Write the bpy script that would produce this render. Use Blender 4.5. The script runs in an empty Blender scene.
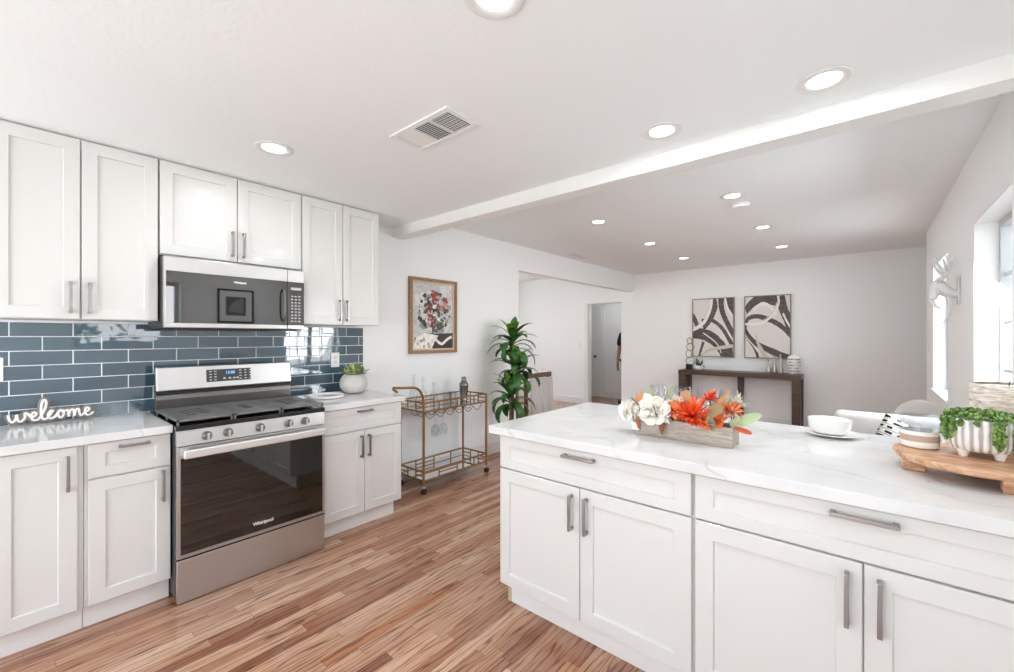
import bpy, bmesh, math, random
from mathutils import Vector, Matrix, Euler, noise
PI = math.pi
C = bpy.context.scene.collection
sc = bpy.context.scene

# ------------------------------------------------------------------ camera, world, exposure
YAW = math.radians(40.4)
cam_d = bpy.data.cameras.new('camera'); cam = bpy.data.objects.new('camera', cam_d); C.objects.link(cam)
cam.location = (0, 0, 1.37); cam.rotation_euler = (PI/2, 0, YAW)
cam_d.sensor_width = 36; cam_d.lens = 36*425/1014; cam_d.shift_y = 0.0005; cam_d.clip_start = 0.02
sc.camera = cam
sc.view_settings.view_transform = 'Standard'; sc.view_settings.look = 'None'
sc.view_settings.exposure = 0.07; sc.view_settings.gamma = 1.0; sc.view_settings.use_curve_mapping = False
sc.cycles.max_bounces = 14; sc.cycles.diffuse_bounces = 7; sc.cycles.glossy_bounces = 6
sc.cycles.transmission_bounces = 8; sc.cycles.transparent_max_bounces = 12
sc.cycles.caustics_reflective = False; sc.cycles.caustics_refractive = False
sc.cycles.sample_clamp_indirect = 6
w = bpy.data.worlds.new('world'); sc.world = w; w.use_nodes = True
bg = w.node_tree.nodes['Background']
wn = w.node_tree
tc = wn.nodes.new('ShaderNodeTexCoord'); sx = wn.nodes.new('ShaderNodeSeparateXYZ'); rp = wn.nodes.new('ShaderNodeValToRGB')
wn.links.new(tc.outputs['Generated'], sx.inputs[0]); wn.links.new(sx.outputs['Z'], rp.inputs[0]); wn.links.new(rp.outputs[0], bg.inputs[0])
rp.color_ramp.elements[0].position = 0.0; rp.color_ramp.elements[0].color = (1, 1, 1, 1)
rp.color_ramp.elements[1].position = 0.45; rp.color_ramp.elements[1].color = (0.6, 0.78, 1, 1)
bg.inputs[1].default_value = 5.0

def area(name, loc, rot, sx_, sy_, power, col=(1, 1, 1), spread=180):
    l = bpy.data.lights.new(name, 'AREA'); l.shape = 'RECTANGLE'; l.size = sx_; l.size_y = sy_; l.energy = power; l.color = col
    l.spread = math.radians(spread)
    o = bpy.data.objects.new(name, l); o.location = loc; o.rotation_euler = rot; C.objects.link(o); return o
# daylight outside the right-wall windows, plus fill lamps added outside unseen openings
area('fill_behind_camera', (-1.35, -2.42, 1.15), (-PI/2-.80, 0, PI), 2.9, 2.0, 33, (.88, .975, 1.0))  # added fill behind the camera, tilted up to brighten the kitchen ceiling
area('daylight_living', (0.75, 3.36, 1.45), (0, PI/2-.60, 0), 1.2, .9, 30, (.90, .96, 1))
area('daylight_far', (0.75, 5.46, 1.45), (0, PI/2, 0), 1.2, 1.0, 16, (.90, .96, 1))
area('fill_side_room', (-6.62, 5.2, 1.5), (0, -PI/2, 0), 1.3, 2.2, 15, (.90, .97, 1))  # added fill to brighten the side room from out of view

# ------------------------------------------------------------------ materials
def S(c):   # srgb 0-255 -> linear
    r = []
    for v in c:
        v /= 255.; r.append(v/12.92 if v <= .04045 else ((v+.055)/1.055)**2.4)
    return (*r, 1)
MATS = {}
def mat(name, col, rough=.5, metal=0, spec=.5, bump=0, bscale=200, trans=0, ior=1.45, coat=0, emit=0, ecol=None, noise_amt=0, nscale=5, stretch=None, alpha=1, sheen=0, sub=0):
    if name in MATS: return MATS[name]
    m = bpy.data.materials.new(name); m.use_nodes = True; nt = m.node_tree; b = nt.nodes['Principled BSDF']
    b.inputs['Base Color'].default_value = S(col); b.inputs['Roughness'].default_value = rough; b.inputs['Metallic'].default_value = metal
    b.inputs['Specular IOR Level'].default_value = spec; b.inputs['IOR'].default_value = ior
    b.inputs['Transmission Weight'].default_value = trans; b.inputs['Coat Weight'].default_value = coat
    b.inputs['Alpha'].default_value = alpha; b.inputs['Sheen Weight'].default_value = sheen
    if emit: b.inputs['Emission Color'].default_value = S(ecol or col); b.inputs['Emission Strength'].default_value = emit
    tcn = None
    if noise_amt or bump:
        tcn = nt.nodes.new('ShaderNodeTexCoord'); mp = nt.nodes.new('ShaderNodeMapping'); nt.links.new(tcn.outputs['Object'], mp.inputs[0])
        if stretch: mp.inputs['Scale'].default_value = stretch
    if noise_amt:
        n = nt.nodes.new('ShaderNodeTexNoise'); n.inputs['Scale'].default_value = nscale; n.inputs['Detail'].default_value = 6
        nt.links.new(mp.outputs[0], n.inputs[0])
        r = nt.nodes.new('ShaderNodeValToRGB'); nt.links.new(n.outputs[0], r.inputs[0])
        lo = tuple(max(0, c*(1-noise_amt)) for c in col); hi = tuple(min(255, c*(1+noise_amt*.6)) for c in col)
        r.color_ramp.elements[0].position = .3; r.color_ramp.elements[0].color = S(lo)
        r.color_ramp.elements[1].position = .7; r.color_ramp.elements[1].color = S(hi)
        nt.links.new(r.outputs[0], b.inputs['Base Color'])
    if bump:
        n2 = nt.nodes.new('ShaderNodeTexNoise'); n2.inputs['Scale'].default_value = bscale; n2.inputs['Detail'].default_value = 3
        nt.links.new(mp.outputs[0], n2.inputs[0])
        bp = nt.nodes.new('ShaderNodeBump'); bp.inputs['Strength'].default_value = bump; bp.inputs['Distance'].default_value = .002
        nt.links.new(n2.outputs[0], bp.inputs['Height']); nt.links.new(bp.outputs[0], b.inputs['Normal'])
    MATS[name] = m; return m

M_wall = mat('wall_paint', (240, 241, 241), .6, bump=.15, bscale=120)
M_ceil = mat('ceiling_paint', (240, 244, 245), .8, bump=.35, bscale=60)
M_trim = mat('trim_paint', (232, 232, 230), .35)
M_cab = mat('cabinet_white', (217, 217, 215), .32, coat=.15)
M_nickel = mat('brushed_nickel', (160, 157, 154), .3, metal=1)
M_steel = mat('stainless', (198, 196, 194), .36, metal=1, bump=.06, bscale=60, stretch=(1, 1, 60))
M_steel2 = mat('stainless_side', (205, 202, 199), .27, metal=1, bump=.06, bscale=60, stretch=(1, .02, 60))
M_satin = mat('satin_steel', (226, 225, 223), .42, metal=.85)
M_chrome = mat('chrome', (225, 225, 228), .12, metal=1)
M_black = mat('black_enamel', (30, 30, 31), .25)
M_iron = mat('cast_iron', (112, 111, 111), .4)
M_blkglass = mat('black_glass', (24, 24, 24), .02, spec=.8, ior=1.9)
M_ovenglass = mat('oven_glass', (12, 11, 11), .03, spec=.5, ior=1.8)
M_dkgrey = mat('dark_grey', (60, 61, 62), .4)
M_grout = mat('grout', (240, 243, 246), .8)
M_gold = mat('antique_gold', (150, 112, 62), .35, metal=.85)
M_dkwood = mat('espresso_wood', (82, 60, 50), .4, noise_amt=.25, nscale=3, stretch=(2, 18, 18))
M_rubber = mat('rubber', (28, 28, 28), .6)
M_leaf = mat('dracaena_leaf', (48, 100, 38), .32, noise_amt=.35, nscale=7)
M_leaf2 = mat('dracaena_young_leaf', (120, 170, 56), .32, noise_amt=.2, nscale=9)
M_stem = mat('cane_stem', (130, 108, 84), .8, noise_amt=.25, nscale=30)
M_ceramic = mat('white_ceramic', (240, 239, 236), .12, coat=.4)
M_matte = mat('white_matte', (228, 225, 221), .7, bump=.3, bscale=50)
M_fabric = mat('white_fabric', (204, 200, 197), .9, bump=.4, bscale=300)
M_glass = mat('clear_glass', (255, 255, 255), .0, trans=1, ior=1.45)
M_soil = mat('soil', (50, 38, 30), .95, bump=.8, bscale=60)
M_plastic = mat('white_plastic', (240, 240, 238), .3)
M_concrete = mat('concrete', (205, 202, 198), .7, noise_amt=.08, nscale=12)

def shader_pane():
    m = bpy.data.materials.new('window_glass'); m.use_nodes = True; nt = m.node_tree; nt.nodes.clear()
    o = nt.nodes.new('ShaderNodeOutputMaterial'); mx = nt.nodes.new('ShaderNodeMixShader'); t = nt.nodes.new('ShaderNodeBsdfTransparent')
    g = nt.nodes.new('ShaderNodeBsdfGlossy'); g.inputs['Roughness'].default_value = .02; f = nt.nodes.new('ShaderNodeFresnel')
    f.inputs[0].default_value = 1.3
    f = nt.nodes.new('ShaderNodeValue'); f.outputs[0].default_value = .05
    nt.links.new(f.outputs[0], mx.inputs[0]); nt.links.new(t.outputs[0], mx.inputs[1]); nt.links.new(g.outputs[0], mx.inputs[2]); nt.links.new(mx.outputs[0], o.inputs[0])
    return m
M_pane = shader_pane()
def shader_thin():
    m = bpy.data.materials.new('thin_glass'); m.use_nodes = True; nt = m.node_tree; nt.nodes.clear()
    o = nt.nodes.new('ShaderNodeOutputMaterial'); mx = nt.nodes.new('ShaderNodeMixShader'); t = nt.nodes.new('ShaderNodeBsdfTransparent')
    t.inputs[0].default_value = (.94, .95, .955, 1)
    g = nt.nodes.new('ShaderNodeBsdfGlossy'); g.inputs['Roughness'].default_value = .03; f = nt.nodes.new('ShaderNodeLayerWeight')
    f.inputs[0].default_value = .5; pw = nt.nodes.new('ShaderNodeMath'); pw.operation = 'POWER'; pw.inputs[1].default_value = 3.5; nt.links.new(f.outputs['Facing'], pw.inputs[0])
    ma = nt.nodes.new('ShaderNodeMath'); ma.operation = 'MULTIPLY_ADD'; ma.inputs[1].default_value = .55; ma.inputs[2].default_value = .035; nt.links.new(pw.outputs[0], ma.inputs[0])
    nt.links.new(ma.outputs[0], mx.inputs[0]); nt.links.new(t.outputs[0], mx.inputs[1]); nt.links.new(g.outputs[0], mx.inputs[2]); nt.links.new(mx.outputs[0], o.inputs[0])
    return m
M_thin = shader_thin()

M_jarglass = M_thin.copy(); M_jarglass.node_tree.nodes['Transparent BSDF'].inputs[0].default_value = (.82, .84, .85, 1)

def node_mat(name):
    m = bpy.data.materials.new(name); m.use_nodes = True; nt = m.node_tree
    return m, nt, nt.nodes['Principled BSDF']
def mth(nt, op, a, b=None, c=None):
    n = nt.nodes.new('ShaderNodeMath'); n.operation = op
    for i, v in enumerate((a, b, c)):
        if v is None: continue
        if isinstance(v, (int, float)): n.inputs[i].default_value = v
        else: nt.links.new(v, n.inputs[i])
    return n.outputs[0]
def ramp(nt, fac, stops):
    r = nt.nodes.new('ShaderNodeValToRGB'); nt.links.new(fac, r.inputs[0]); cr = r.color_ramp
    while len(cr.elements) < len(stops): cr.elements.new(.5)
    for e, (p, c) in zip(cr.elements, stops): e.position = p; e.color = S(c)
    return r.outputs[0]
def mixc(nt, fac, a, b, mode='MIX'):
    n = nt.nodes.new('ShaderNodeMix'); n.data_type = 'RGBA'; n.blend_type = mode
    if isinstance(fac, (int, float)): n.inputs[0].default_value = fac
    else: nt.links.new(fac, n.inputs[0])
    for i, v in ((6, a), (7, b)):
        if isinstance(v, tuple): n.inputs[i].default_value = v
        else: nt.links.new(v, n.inputs[i])
    return n.outputs[2]

def floor_material():
    m, nt, b = node_mat('oak_strip_floor')
    tcn = nt.nodes.new('ShaderNodeTexCoord'); sp = nt.nodes.new('ShaderNodeSeparateXYZ'); nt.links.new(tcn.outputs['Object'], sp.inputs[0])
    X, Y = sp.outputs[0], sp.outputs[1]
    rowf = mth(nt, 'DIVIDE', X, .057); row = mth(nt, 'FLOOR', rowf); fx = mth(nt, 'FRACT', rowf)
    wn1 = nt.nodes.new('ShaderNodeTexWhiteNoise'); wn1.noise_dimensions = '1D'; nt.links.new(row, wn1.inputs['W'])
    yo = mth(nt, 'ADD', mth(nt, 'DIVIDE', Y, .78), mth(nt, 'MULTIPLY', wn1.outputs[0], 7.3)); pl = mth(nt, 'FLOOR', yo); fy = mth(nt, 'FRACT', yo)
    cb = nt.nodes.new('ShaderNodeCombineXYZ'); nt.links.new(row, cb.inputs[0]); nt.links.new(pl, cb.inputs[1])
    wn2 = nt.nodes.new('ShaderNodeTexWhiteNoise'); wn2.noise_dimensions = '2D'; nt.links.new(cb.outputs[0], wn2.inputs['Vector'])
    pid = wn2.outputs[0]
    base = ramp(nt, pid, [(0, (140, 90, 66)), (.15, (166, 117, 90)), (.4, (185, 140, 112)), (.7, (199, 157, 129)), (.92, (212, 176, 148)), (1, (178, 118, 80))])
    # grain coordinates: stretched along y, offset by plank
    cg = nt.nodes.new('ShaderNodeCombineXYZ')
    nt.links.new(mth(nt, 'ADD', mth(nt, 'MULTIPLY', X, 1.0), mth(nt, 'MULTIPLY', pid, 31.0)), cg.inputs[0])
    nt.links.new(mth(nt, 'ADD', mth(nt, 'MULTIPLY', Y, .11), mth(nt, 'MULTIPLY', pid, 17.0)), cg.inputs[1])
    n1 = nt.nodes.new('ShaderNodeTexNoise'); n1.inputs['Scale'].default_value = 120; n1.inputs['Detail'].default_value = 5; n1.inputs['Roughness'].default_value = .6; n1.inputs['Distortion'].default_value = .2
    cg2 = nt.nodes.new('ShaderNodeCombineXYZ')
    nt.links.new(mth(nt, 'ADD', mth(nt, 'MULTIPLY', X, 1.0), mth(nt, 'MULTIPLY', pid, 11.0)), cg2.inputs[0])
    nt.links.new(mth(nt, 'ADD', mth(nt, 'MULTIPLY', Y, .05), mth(nt, 'MULTIPLY', pid, 7.0)), cg2.inputs[1])
    nt.links.new(cg2.outputs[0], n1.inputs[0])
    wv = nt.nodes.new('ShaderNodeTexWave'); wv.wave_type = 'BANDS'; wv.bands_direction = 'X'; wv.inputs['Scale'].default_value = 9; wv.inputs['Distortion'].default_value = 9
    wv.inputs['Detail'].default_value = 2; wv.inputs['Detail Scale'].default_value = 2.2; nt.links.new(cg.outputs[0], wv.inputs[0])
    g1 = ramp(nt, n1.outputs[0], [(.26, (100, 60, 44)), (.36, (196, 166, 150)), (.46, (240, 230, 224)), (.6, (255, 255, 255))])
    g2 = ramp(nt, wv.outputs[0], [(.0, (96, 56, 40)), (.06, (190, 160, 142)), (.16, (255, 255, 255))])
    c = mixc(nt, .7, base, g1, 'MULTIPLY'); c = mixc(nt, .65, c, g2, 'MULTIPLY')
    # seams
    s1 = mth(nt, 'LESS_THAN', fx, .03); s2 = mth(nt, 'LESS_THAN', fy, .0028); sm = mth(nt, 'MAXIMUM', s1, s2)
    c = mixc(nt, mth(nt, 'MULTIPLY', sm, .6), c, S((82, 50, 36)))
    nt.links.new(c, b.inputs['Base Color'])
    b.inputs['Roughness'].default_value = .26; b.inputs['Coat Weight'].default_value = .35; b.inputs['Coat Roughness'].default_value = .12
    bp = nt.nodes.new('ShaderNodeBump'); bp.inputs['Strength'].default_value = .25; bp.inputs['Distance'].default_value = .001
    h = mth(nt, 'SUBTRACT', n1.outputs[0], mth(nt, 'MULTIPLY', sm, 1.5)); nt.links.new(h, bp.inputs['Height']); nt.links.new(bp.outputs[0], b.inputs['Normal'])
    return m
M_floor = floor_material()

def quartz_material():
    m, nt, b = node_mat('white_quartz')
    tcn = nt.nodes.new('ShaderNodeTexCoord')
    n0 = nt.nodes.new('ShaderNodeTexNoise'); n0.inputs['Scale'].default_value = 1.6; n0.inputs['Detail'].default_value = 4; nt.links.new(tcn.outputs['Object'], n0.inputs[0])
    mp = nt.nodes.new('ShaderNodeVectorMath'); mp.operation = 'MULTIPLY_ADD'; mp.inputs[1].default_value = (.55, .55, .55)
    nt.links.new(n0.outputs['Color'], mp.inputs[0]); nt.links.new(tcn.outputs['Object'], mp.inputs[2])
    wv = nt.nodes.new('ShaderNodeTexWave'); wv.bands_direction = 'DIAGONAL'; wv.inputs['Scale'].default_value = 1.7; wv.inputs['Distortion'].default_value = 9
    wv.inputs['Detail'].default_value = 4; wv.inputs['Detail Scale'].default_value = 1.2; nt.links.new(mp.outputs[0], wv.inputs[0])
    v = ramp(nt, wv.outputs[0], [(0, (204, 203, 202)), (.010, (220, 219, 218)), (.04, (224, 224, 224)), (1, (224, 224, 224))])
    n2 = nt.nodes.new('ShaderNodeTexNoise'); n2.inputs['Scale'].default_value = 5; n2.inputs['Detail'].default_value = 5; nt.links.new(tcn.outputs['Object'], n2.inputs[0])
    n3 = nt.nodes.new('ShaderNodeTexNoise'); n3.inputs['Scale'].default_value = 2.3; nt.links.new(tcn.outputs['Object'], n3.inputs[0])
    mk = nt.nodes.new('ShaderNodeMapRange'); mk.inputs[1].default_value = .42; mk.inputs[2].default_value = .62; nt.links.new(n3.outputs[0], mk.inputs[0])
    v = mixc(nt, mk.outputs[0], S((224, 224, 224)), v)
    cl = ramp(nt, n2.outputs[0], [(.3, (240, 240, 240)), (.6, (255, 255, 255))])
    c = mixc(nt, .8, v, cl, 'MULTIPLY'); nt.links.new(c, b.inputs['Base Color'])
    b.inputs['Roughness'].default_value = .1
    return m
M_quartz = quartz_material()

def tile_material():
    m, nt, b = node_mat('blue_glass_tile')
    g = nt.nodes.new('ShaderNodeNewGeometry')
    c = ramp(nt, g.outputs['Random Per Island'], [(0, (60, 83, 97)), (.5, (70, 94, 108)), (1, (82, 106, 118))])
    nt.links.new(c, b.inputs['Base Color']); b.inputs['Roughness'].default_value = .03
    b.inputs['IOR'].default_value = 1.65; b.inputs['Coat Weight'].default_value = 1.0; b.inputs['Coat Roughness'].default_value = .01
    tcn = nt.nodes.new('ShaderNodeTexCoord'); n = nt.nodes.new('ShaderNodeTexNoise'); n.inputs['Scale'].default_value = 9; n.inputs['Detail'].default_value = 1
    nt.links.new(tcn.outputs['Object'], n.inputs[0]); bp = nt.nodes.new('ShaderNodeBump'); bp.inputs['Strength'].default_value = .025; bp.inputs['Distance'].default_value = .02
    nt.links.new(n.outputs[0], bp.inputs['Height']); nt.links.new(bp.outputs[0], b.inputs['Normal'])
    return m
M_tile = tile_material()

def wood_mat(name, cols, stretch, scale=6, rough=.5):
    m, nt, b = node_mat(name); tcn = nt.nodes.new('ShaderNodeTexCoord'); mp = nt.nodes.new('ShaderNodeMapping'); mp.inputs['Scale'].default_value = stretch
    nt.links.new(tcn.outputs['Object'], mp.inputs[0]); n = nt.nodes.new('ShaderNodeTexNoise'); n.inputs['Scale'].default_value = scale; n.inputs['Detail'].default_value = 7
    n.inputs['Distortion'].default_value = 1.2
    nt.links.new(mp.outputs[0], n.inputs[0]); k = len(cols)
    c = ramp(nt, n.outputs[0], [(.25+.5*i/(k-1), cc) for i, cc in enumerate(cols)]); nt.links.new(c, b.inputs['Base Color']); b.inputs['Roughness'].default_value = rough
    return m
M_acacia = wood_mat('live_edge_wood', [(146, 98, 72), (184, 136, 104), (212, 172, 138), (194, 142, 108)], (3, 12, 12), 3, .45)
M_greywood = wood_mat('weathered_grey_wood', [(140, 126, 114), (172, 160, 148), (196, 186, 174)], (3, 20, 20), 4, .8)
M_bark = wood_mat('birch_bark', [(120, 100, 84), (190, 176, 162), (228, 220, 210), (236, 230, 222)], (4, 4, 26), 5, .85)
M_rawwood = wood_mat('raw_plywood', [(176, 152, 126), (204, 184, 158)], (20, 20, 2), 4, .8)

# ------------------------------------------------------------------ mesh builder
class MB:
    def __init__(s): s.v = []; s.f = []; s.mi = []; s.sm = []
    def add(s, vs, fs, m=0, sm=False):
        o = len(s.v); s.v += [tuple(v) for v in vs]
        for f in fs: s.f.append([i+o for i in f]); s.mi.append(m); s.sm.append(sm)
    def box(s, x0, x1, y0, y1, z0, z1, m=0):
        vs = [(x, y, z) for z in (z0, z1) for y in (y0, y1) for x in (x0, x1)]
        s.add(vs, [(0, 2, 3, 1), (4, 5, 7, 6), (0, 1, 5, 4), (2, 6, 7, 3), (0, 4, 6, 2), (1, 3, 7, 5)], m); return s
    def bbox(s, x0, x1, y0, y1, z0, z1, b=.003, seg=2, m=0):     # bevelled box
        bm = bmesh.new(); bmesh.ops.create_cube(bm, size=1)
        for v in bm.verts: v.co = Vector(((x0+x1)/2+v.co.x*(x1-x0), (y0+y1)/2+v.co.y*(y1-y0), (z0+z1)/2+v.co.z*(z1-z0)))
        b = min(b, .45*min(x1-x0, y1-y0, z1-z0))
        bmesh.ops.bevel(bm, geom=list(bm.edges), offset=b, segments=seg, profile=.5, affect='EDGES')
        bmesh.ops.recalc_face_normals(bm, faces=bm.faces); bm.normal_update(); o = len(s.f); ns = [max(abs(c) for c in f.normal) > .9995 for f in bm.faces]; s.bm(bm, m)
        for i, q in enumerate(ns): s.sm[o+i] = not q
        return s
    def bm(s, bm, m=0, sm=True, mtx=None):
        bm.verts.index_update()
        s.add([(mtx @ v.co) if mtx else v.co for v in bm.verts], [[v.index for v in f.verts] for f in bm.faces], m, sm); bm.free()
    def lathe(s, prof, c=(0, 0, 0), n=24, m=0, mtx=None, cap0=True, cap1=True, sm=True):
        vs = []; fs = []
        for r, z in prof:
            for i in range(n):
                a = 2*PI*i/n; p = Vector((r*math.cos(a), r*math.sin(a), z)); p = mtx @ p if mtx else p
                vs.append((p.x+c[0], p.y+c[1], p.z+c[2]))
        k = len(prof)
        for j in range(k-1):
            for i in range(n): fs.append((j*n+i, j*n+(i+1) % n, (j+1)*n+(i+1) % n, (j+1)*n+i))
        if cap0: fs.append(tuple(reversed(range(n))))
        if cap1: fs.append(tuple((k-1)*n+i for i in range(n)))
        s.add(vs, fs, m, sm); return s
    def cyl(s, p0, p1, r, n=16, m=0, r1=None):
        p0 = Vector(p0); p1 = Vector(p1); d = p1-p0; q = d.to_track_quat('Z', 'Y').to_matrix().to_4x4(); q = Matrix.Translation(p0) @ q
        return s.lathe([(r, 0), (r if r1 is None else r1, d.length)], n=n, m=m, mtx=q)
    def tube(s, pts, r, n=8, closed=False, m=0, flat=None):
        pts = [Vector(p) for p in pts]; k = len(pts); vs = []; fs = []
        rr = r if isinstance(r, (list, tuple)) else [r]*k
        prev = None
        for i, p in enumerate(pts):
            a = pts[(i-1) % k] if (i > 0 or closed) else p; b = pts[(i+1) % k] if (i < k-1 or closed) else p
            t = (b-a).normalized() if (b-a).length > 1e-9 else Vector((0, 0, 1))
            if prev is None:
                u = t.orthogonal().normalized()
            else:
                u = prev - t*prev.dot(t); u = u.normalized() if u.length > 1e-6 else t.orthogonal().normalized()
            prev = u; v = t.cross(u)
            for j in range(n):
                an = 2*PI*j/n; q = p+u*math.cos(an)*rr[i]+v*math.sin(an)*rr[i]; vs.append(q)
        if flat:   # squash about a plane: (point, normal, factor)
            pn, nn, fk = Vector(flat[0]), Vector(flat[1]), flat[2]
            vs = [q-nn*((q-pn).dot(nn))*(1-fk) for q in vs]
        for i in range(k if closed else k-1):
            for j in range(n):
                a0 = i*n+j; a1 = i*n+(j+1) % n; b0 = ((i+1) % k)*n+j; b1 = ((i+1) % k)*n+(j+1) % n; fs.append((a0, a1, b1, b0))
        if not closed: fs.append(tuple(reversed(range(n)))); fs.append(tuple((k-1)*n+j for j in range(n)))
        s.add(vs, fs, m, True); return s
    def poly(s, pts, m=0): s.add(pts, [tuple(range(len(pts)))], m); return s
    def prism(s, pts2, axis, a0, a1, m=0):
        n = len(pts2)
        def mk(p, a): return {'x': (a, p[0], p[1]), 'y': (p[0], a, p[1]), 'z': (p[0], p[1], a)}[axis]
        vs = [mk(p, a0) for p in pts2]+[mk(p, a1) for p in pts2]
        fs = [tuple(reversed(range(n))), tuple(range(n, 2*n))]+[(i, (i+1) % n, n+(i+1) % n, n+i) for i in range(n)]
        s.add(vs, fs, m); return s
    def build(s, name, mats, parent=None, bevel=0, angle=35, loc=None, kind=None):
        me = bpy.data.meshes.new(name); me.from_pydata(s.v, [], s.f)
        if not isinstance(mats, (list, tuple)): mats = [mats]
        for m in mats: me.materials.append(m)
        for p, i, q in zip(me.polygons, s.mi, s.sm): p.material_index = i; p.use_smooth = q
        bm = bmesh.new(); bm.from_mesh(me); bmesh.ops.recalc_face_normals(bm, faces=bm.faces); bm.to_mesh(me); bm.free()
        try: me.set_sharp_from_angle(angle=math.radians(angle))
        except Exception: pass
        for p, q in zip(me.polygons, s.sm): p.use_smooth = q
        me.update()
        o = bpy.data.objects.new(name, me); C.objects.link(o)
        if parent: o.parent = parent
        if loc: o.location = loc
        if bevel:
            b = o.modifiers.new('bevel', 'BEVEL'); b.width = bevel; b.segments = 2; b.limit_method = 'ANGLE'
        if kind: o['kind'] = kind
        return o

def tag(o, label, cat, group=None):
    o['label'] = label; o['category'] = cat
    if group: o['group'] = group
    return o
def thing(name, label, cat, loc=(0, 0, 0), rz=0, group=None):
    o = bpy.data.objects.new(name, None); C.objects.link(o); o.location = loc; o.rotation_euler = (0, 0, rz); o.empty_display_size = .05
    return tag(o, label, cat, group)
def copy_tree(o, parent=None):
    c = o.copy(); C.objects.link(c); c.parent = parent
    for ch in o.children: copy_tree(ch, c)
    return c
def struct(mb, name, m, bevel=0): return mb.build(name, m, bevel=bevel, kind='structure')
def catmull(P, k=6, closed=False):
    P = [Vector(p) for p in P]; n = len(P); out = []
    rng = range(n) if closed else range(n-1)
    for i in rng:
        if closed: a, b, c, d = P[(i-1) % n], P[i], P[(i+1) % n], P[(i+2) % n]
        else: a, b, c, d = P[max(i-1, 0)], P[i], P[i+1], P[min(i+2, n-1)]
        for j in range(k):
            t = j/k; out.append(.5*((2*b)+(c-a)*t+(2*a-5*b+4*c-d)*t*t+(3*b-a-3*c+d)*t**3))
    if not closed: out.append(P[-1])
    return out
def text_mesh(name, body, size, mat_, parent, loc, rot, extrude=.0008, shear=0, bold=0):
    cu = bpy.data.curves.new(name, 'FONT'); cu.body = body; cu.size = size; cu.extrude = extrude; cu.align_x = 'CENTER'; cu.align_y = 'CENTER'; cu.shear = shear
    cu.offset = bold
    t = bpy.data.objects.new(name+'_tmp', cu); C.objects.link(t)
    dg = bpy.context.evaluated_depsgraph_get(); me = bpy.data.meshes.new_from_object(t.evaluated_get(dg)); bpy.data.objects.remove(t)
    me.materials.clear(); me.materials.append(mat_)
    o = bpy.data.objects.new(name, me); C.objects.link(o); o.parent = parent; o.location = loc; o.rotation_euler = rot
    return o

# ------------------------------------------------------------------ room shell
XL, XR, YB, YK = -3.36, .49, 7.6, -2.2          # left wall, right wall, far wall, wall behind the camera
ZK, ZL, ZN = 2.375, 2.52, 2.62                   # ceilings: kitchen, living, side room
struct(MB().box(-6.6, 1.7, -2.35, 10.0, -.08, 0), 'floor', M_floor)
struct(MB().box(XL-.12, XR+.16, YK-.12, 2.31, ZK, ZK+.2), 'ceiling', M_ceil)
struct(MB().box(XL-.12, 1.7, 2.44, YB, ZL, ZL+.1), 'ceiling', M_ceil)
struct(MB().box(-6.6, XL-.12, 2.6, YB, ZN, ZN+.1), 'ceiling', M_ceil)
struct(MB().box(-6.6, -2.9, YB+.12, 8.9, 2.45, 2.55), 'ceiling', M_ceil)
struct(MB().box(XL, XR, 2.31, 2.44, 2.286, ZL+.1), 'ceiling_beam', M_trim, bevel=.003)
m = MB()   # left wall with the wide opening to the side room
m.box(XL-.12, XL, YK-.12, 4.174, 0, ZL+.1); m.box(XL-.12, XL, 4.174, YB, 2.205, ZL+.2)
struct(m, 'wall_left', M_wall)
m = MB()   # far wall with doorway
m.box(-6.6, -4.32, YB, YB+.12, 0, 2.75); m.box(-4.32, -3.59, YB, YB+.12, 2.04, 2.75); m.box(-3.59, 1.7, YB, YB+.12, 0, 2.75)
struct(m, 'wall_far', M_wall)
def wall_x(x0, x1, y0, y1, z1, holes):
    m = MB(); y = y0
    for (a, b, c, d) in sorted(holes):
        m.box(x0, x1, y, a, 0, z1); m.box(x0, x1, a, b, 0, c); m.box(x0, x1, a, b, d, z1); y = b
    m.box(x0, x1, y, y1, 0, z1); return m
WIN = [(.5, 1.38, 1.25, 2.04), (2.9, 3.83, .84, 2.065), (4.94, 5.99, .84, 2.065)]
struct(wall_x(XR, XR+.16, YK-.12, 6.62, ZL+.1, WIN), 'wall_right', M_wall)
struct(MB().box(XR+.16, 1.6, 6.5, 6.62, 0, ZL+.1).box(1.58, 1.7, 6.62, YB, 0, ZL+.1), 'wall_right', M_wall)
m = MB(); m.box(XL-.12, -2.85, YK-.12, YK, 0, 2.6); m.box(.15, XR, YK-.12, YK, 0, 2.6); m.box(-2.85, .15, YK-.12, YK, 2.2, 2.6)
m.box(-2.85, .15, YK-.12, YK, 0, .1)
struct(m, 'wall_back', M_wall)
m = MB(); m.box(-6.72, -6.6, 2.48, 4.1, 0, 2.75); m.box(-6.72, -6.6, 6.3, 10, 0, 2.75); m.box(-6.72, -6.6, 4.1, 6.3, 0, .85); m.box(-6.72, -6.6, 4.1, 6.3, 2.15, 2.75)
struct(m, 'wall_left', M_wall)
struct(MB().box(-6.6, XL-.12, 2.48, 2.6, 0, 2.75), 'wall_left', M_wall)
struct(MB().box(-6.6, -2.9, 8.72, 8.84, 0, 2.6).box(-2.95, -2.83, YB+.12, 8.72, 0, 2.6), 'wall_far', M_wall)

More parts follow.
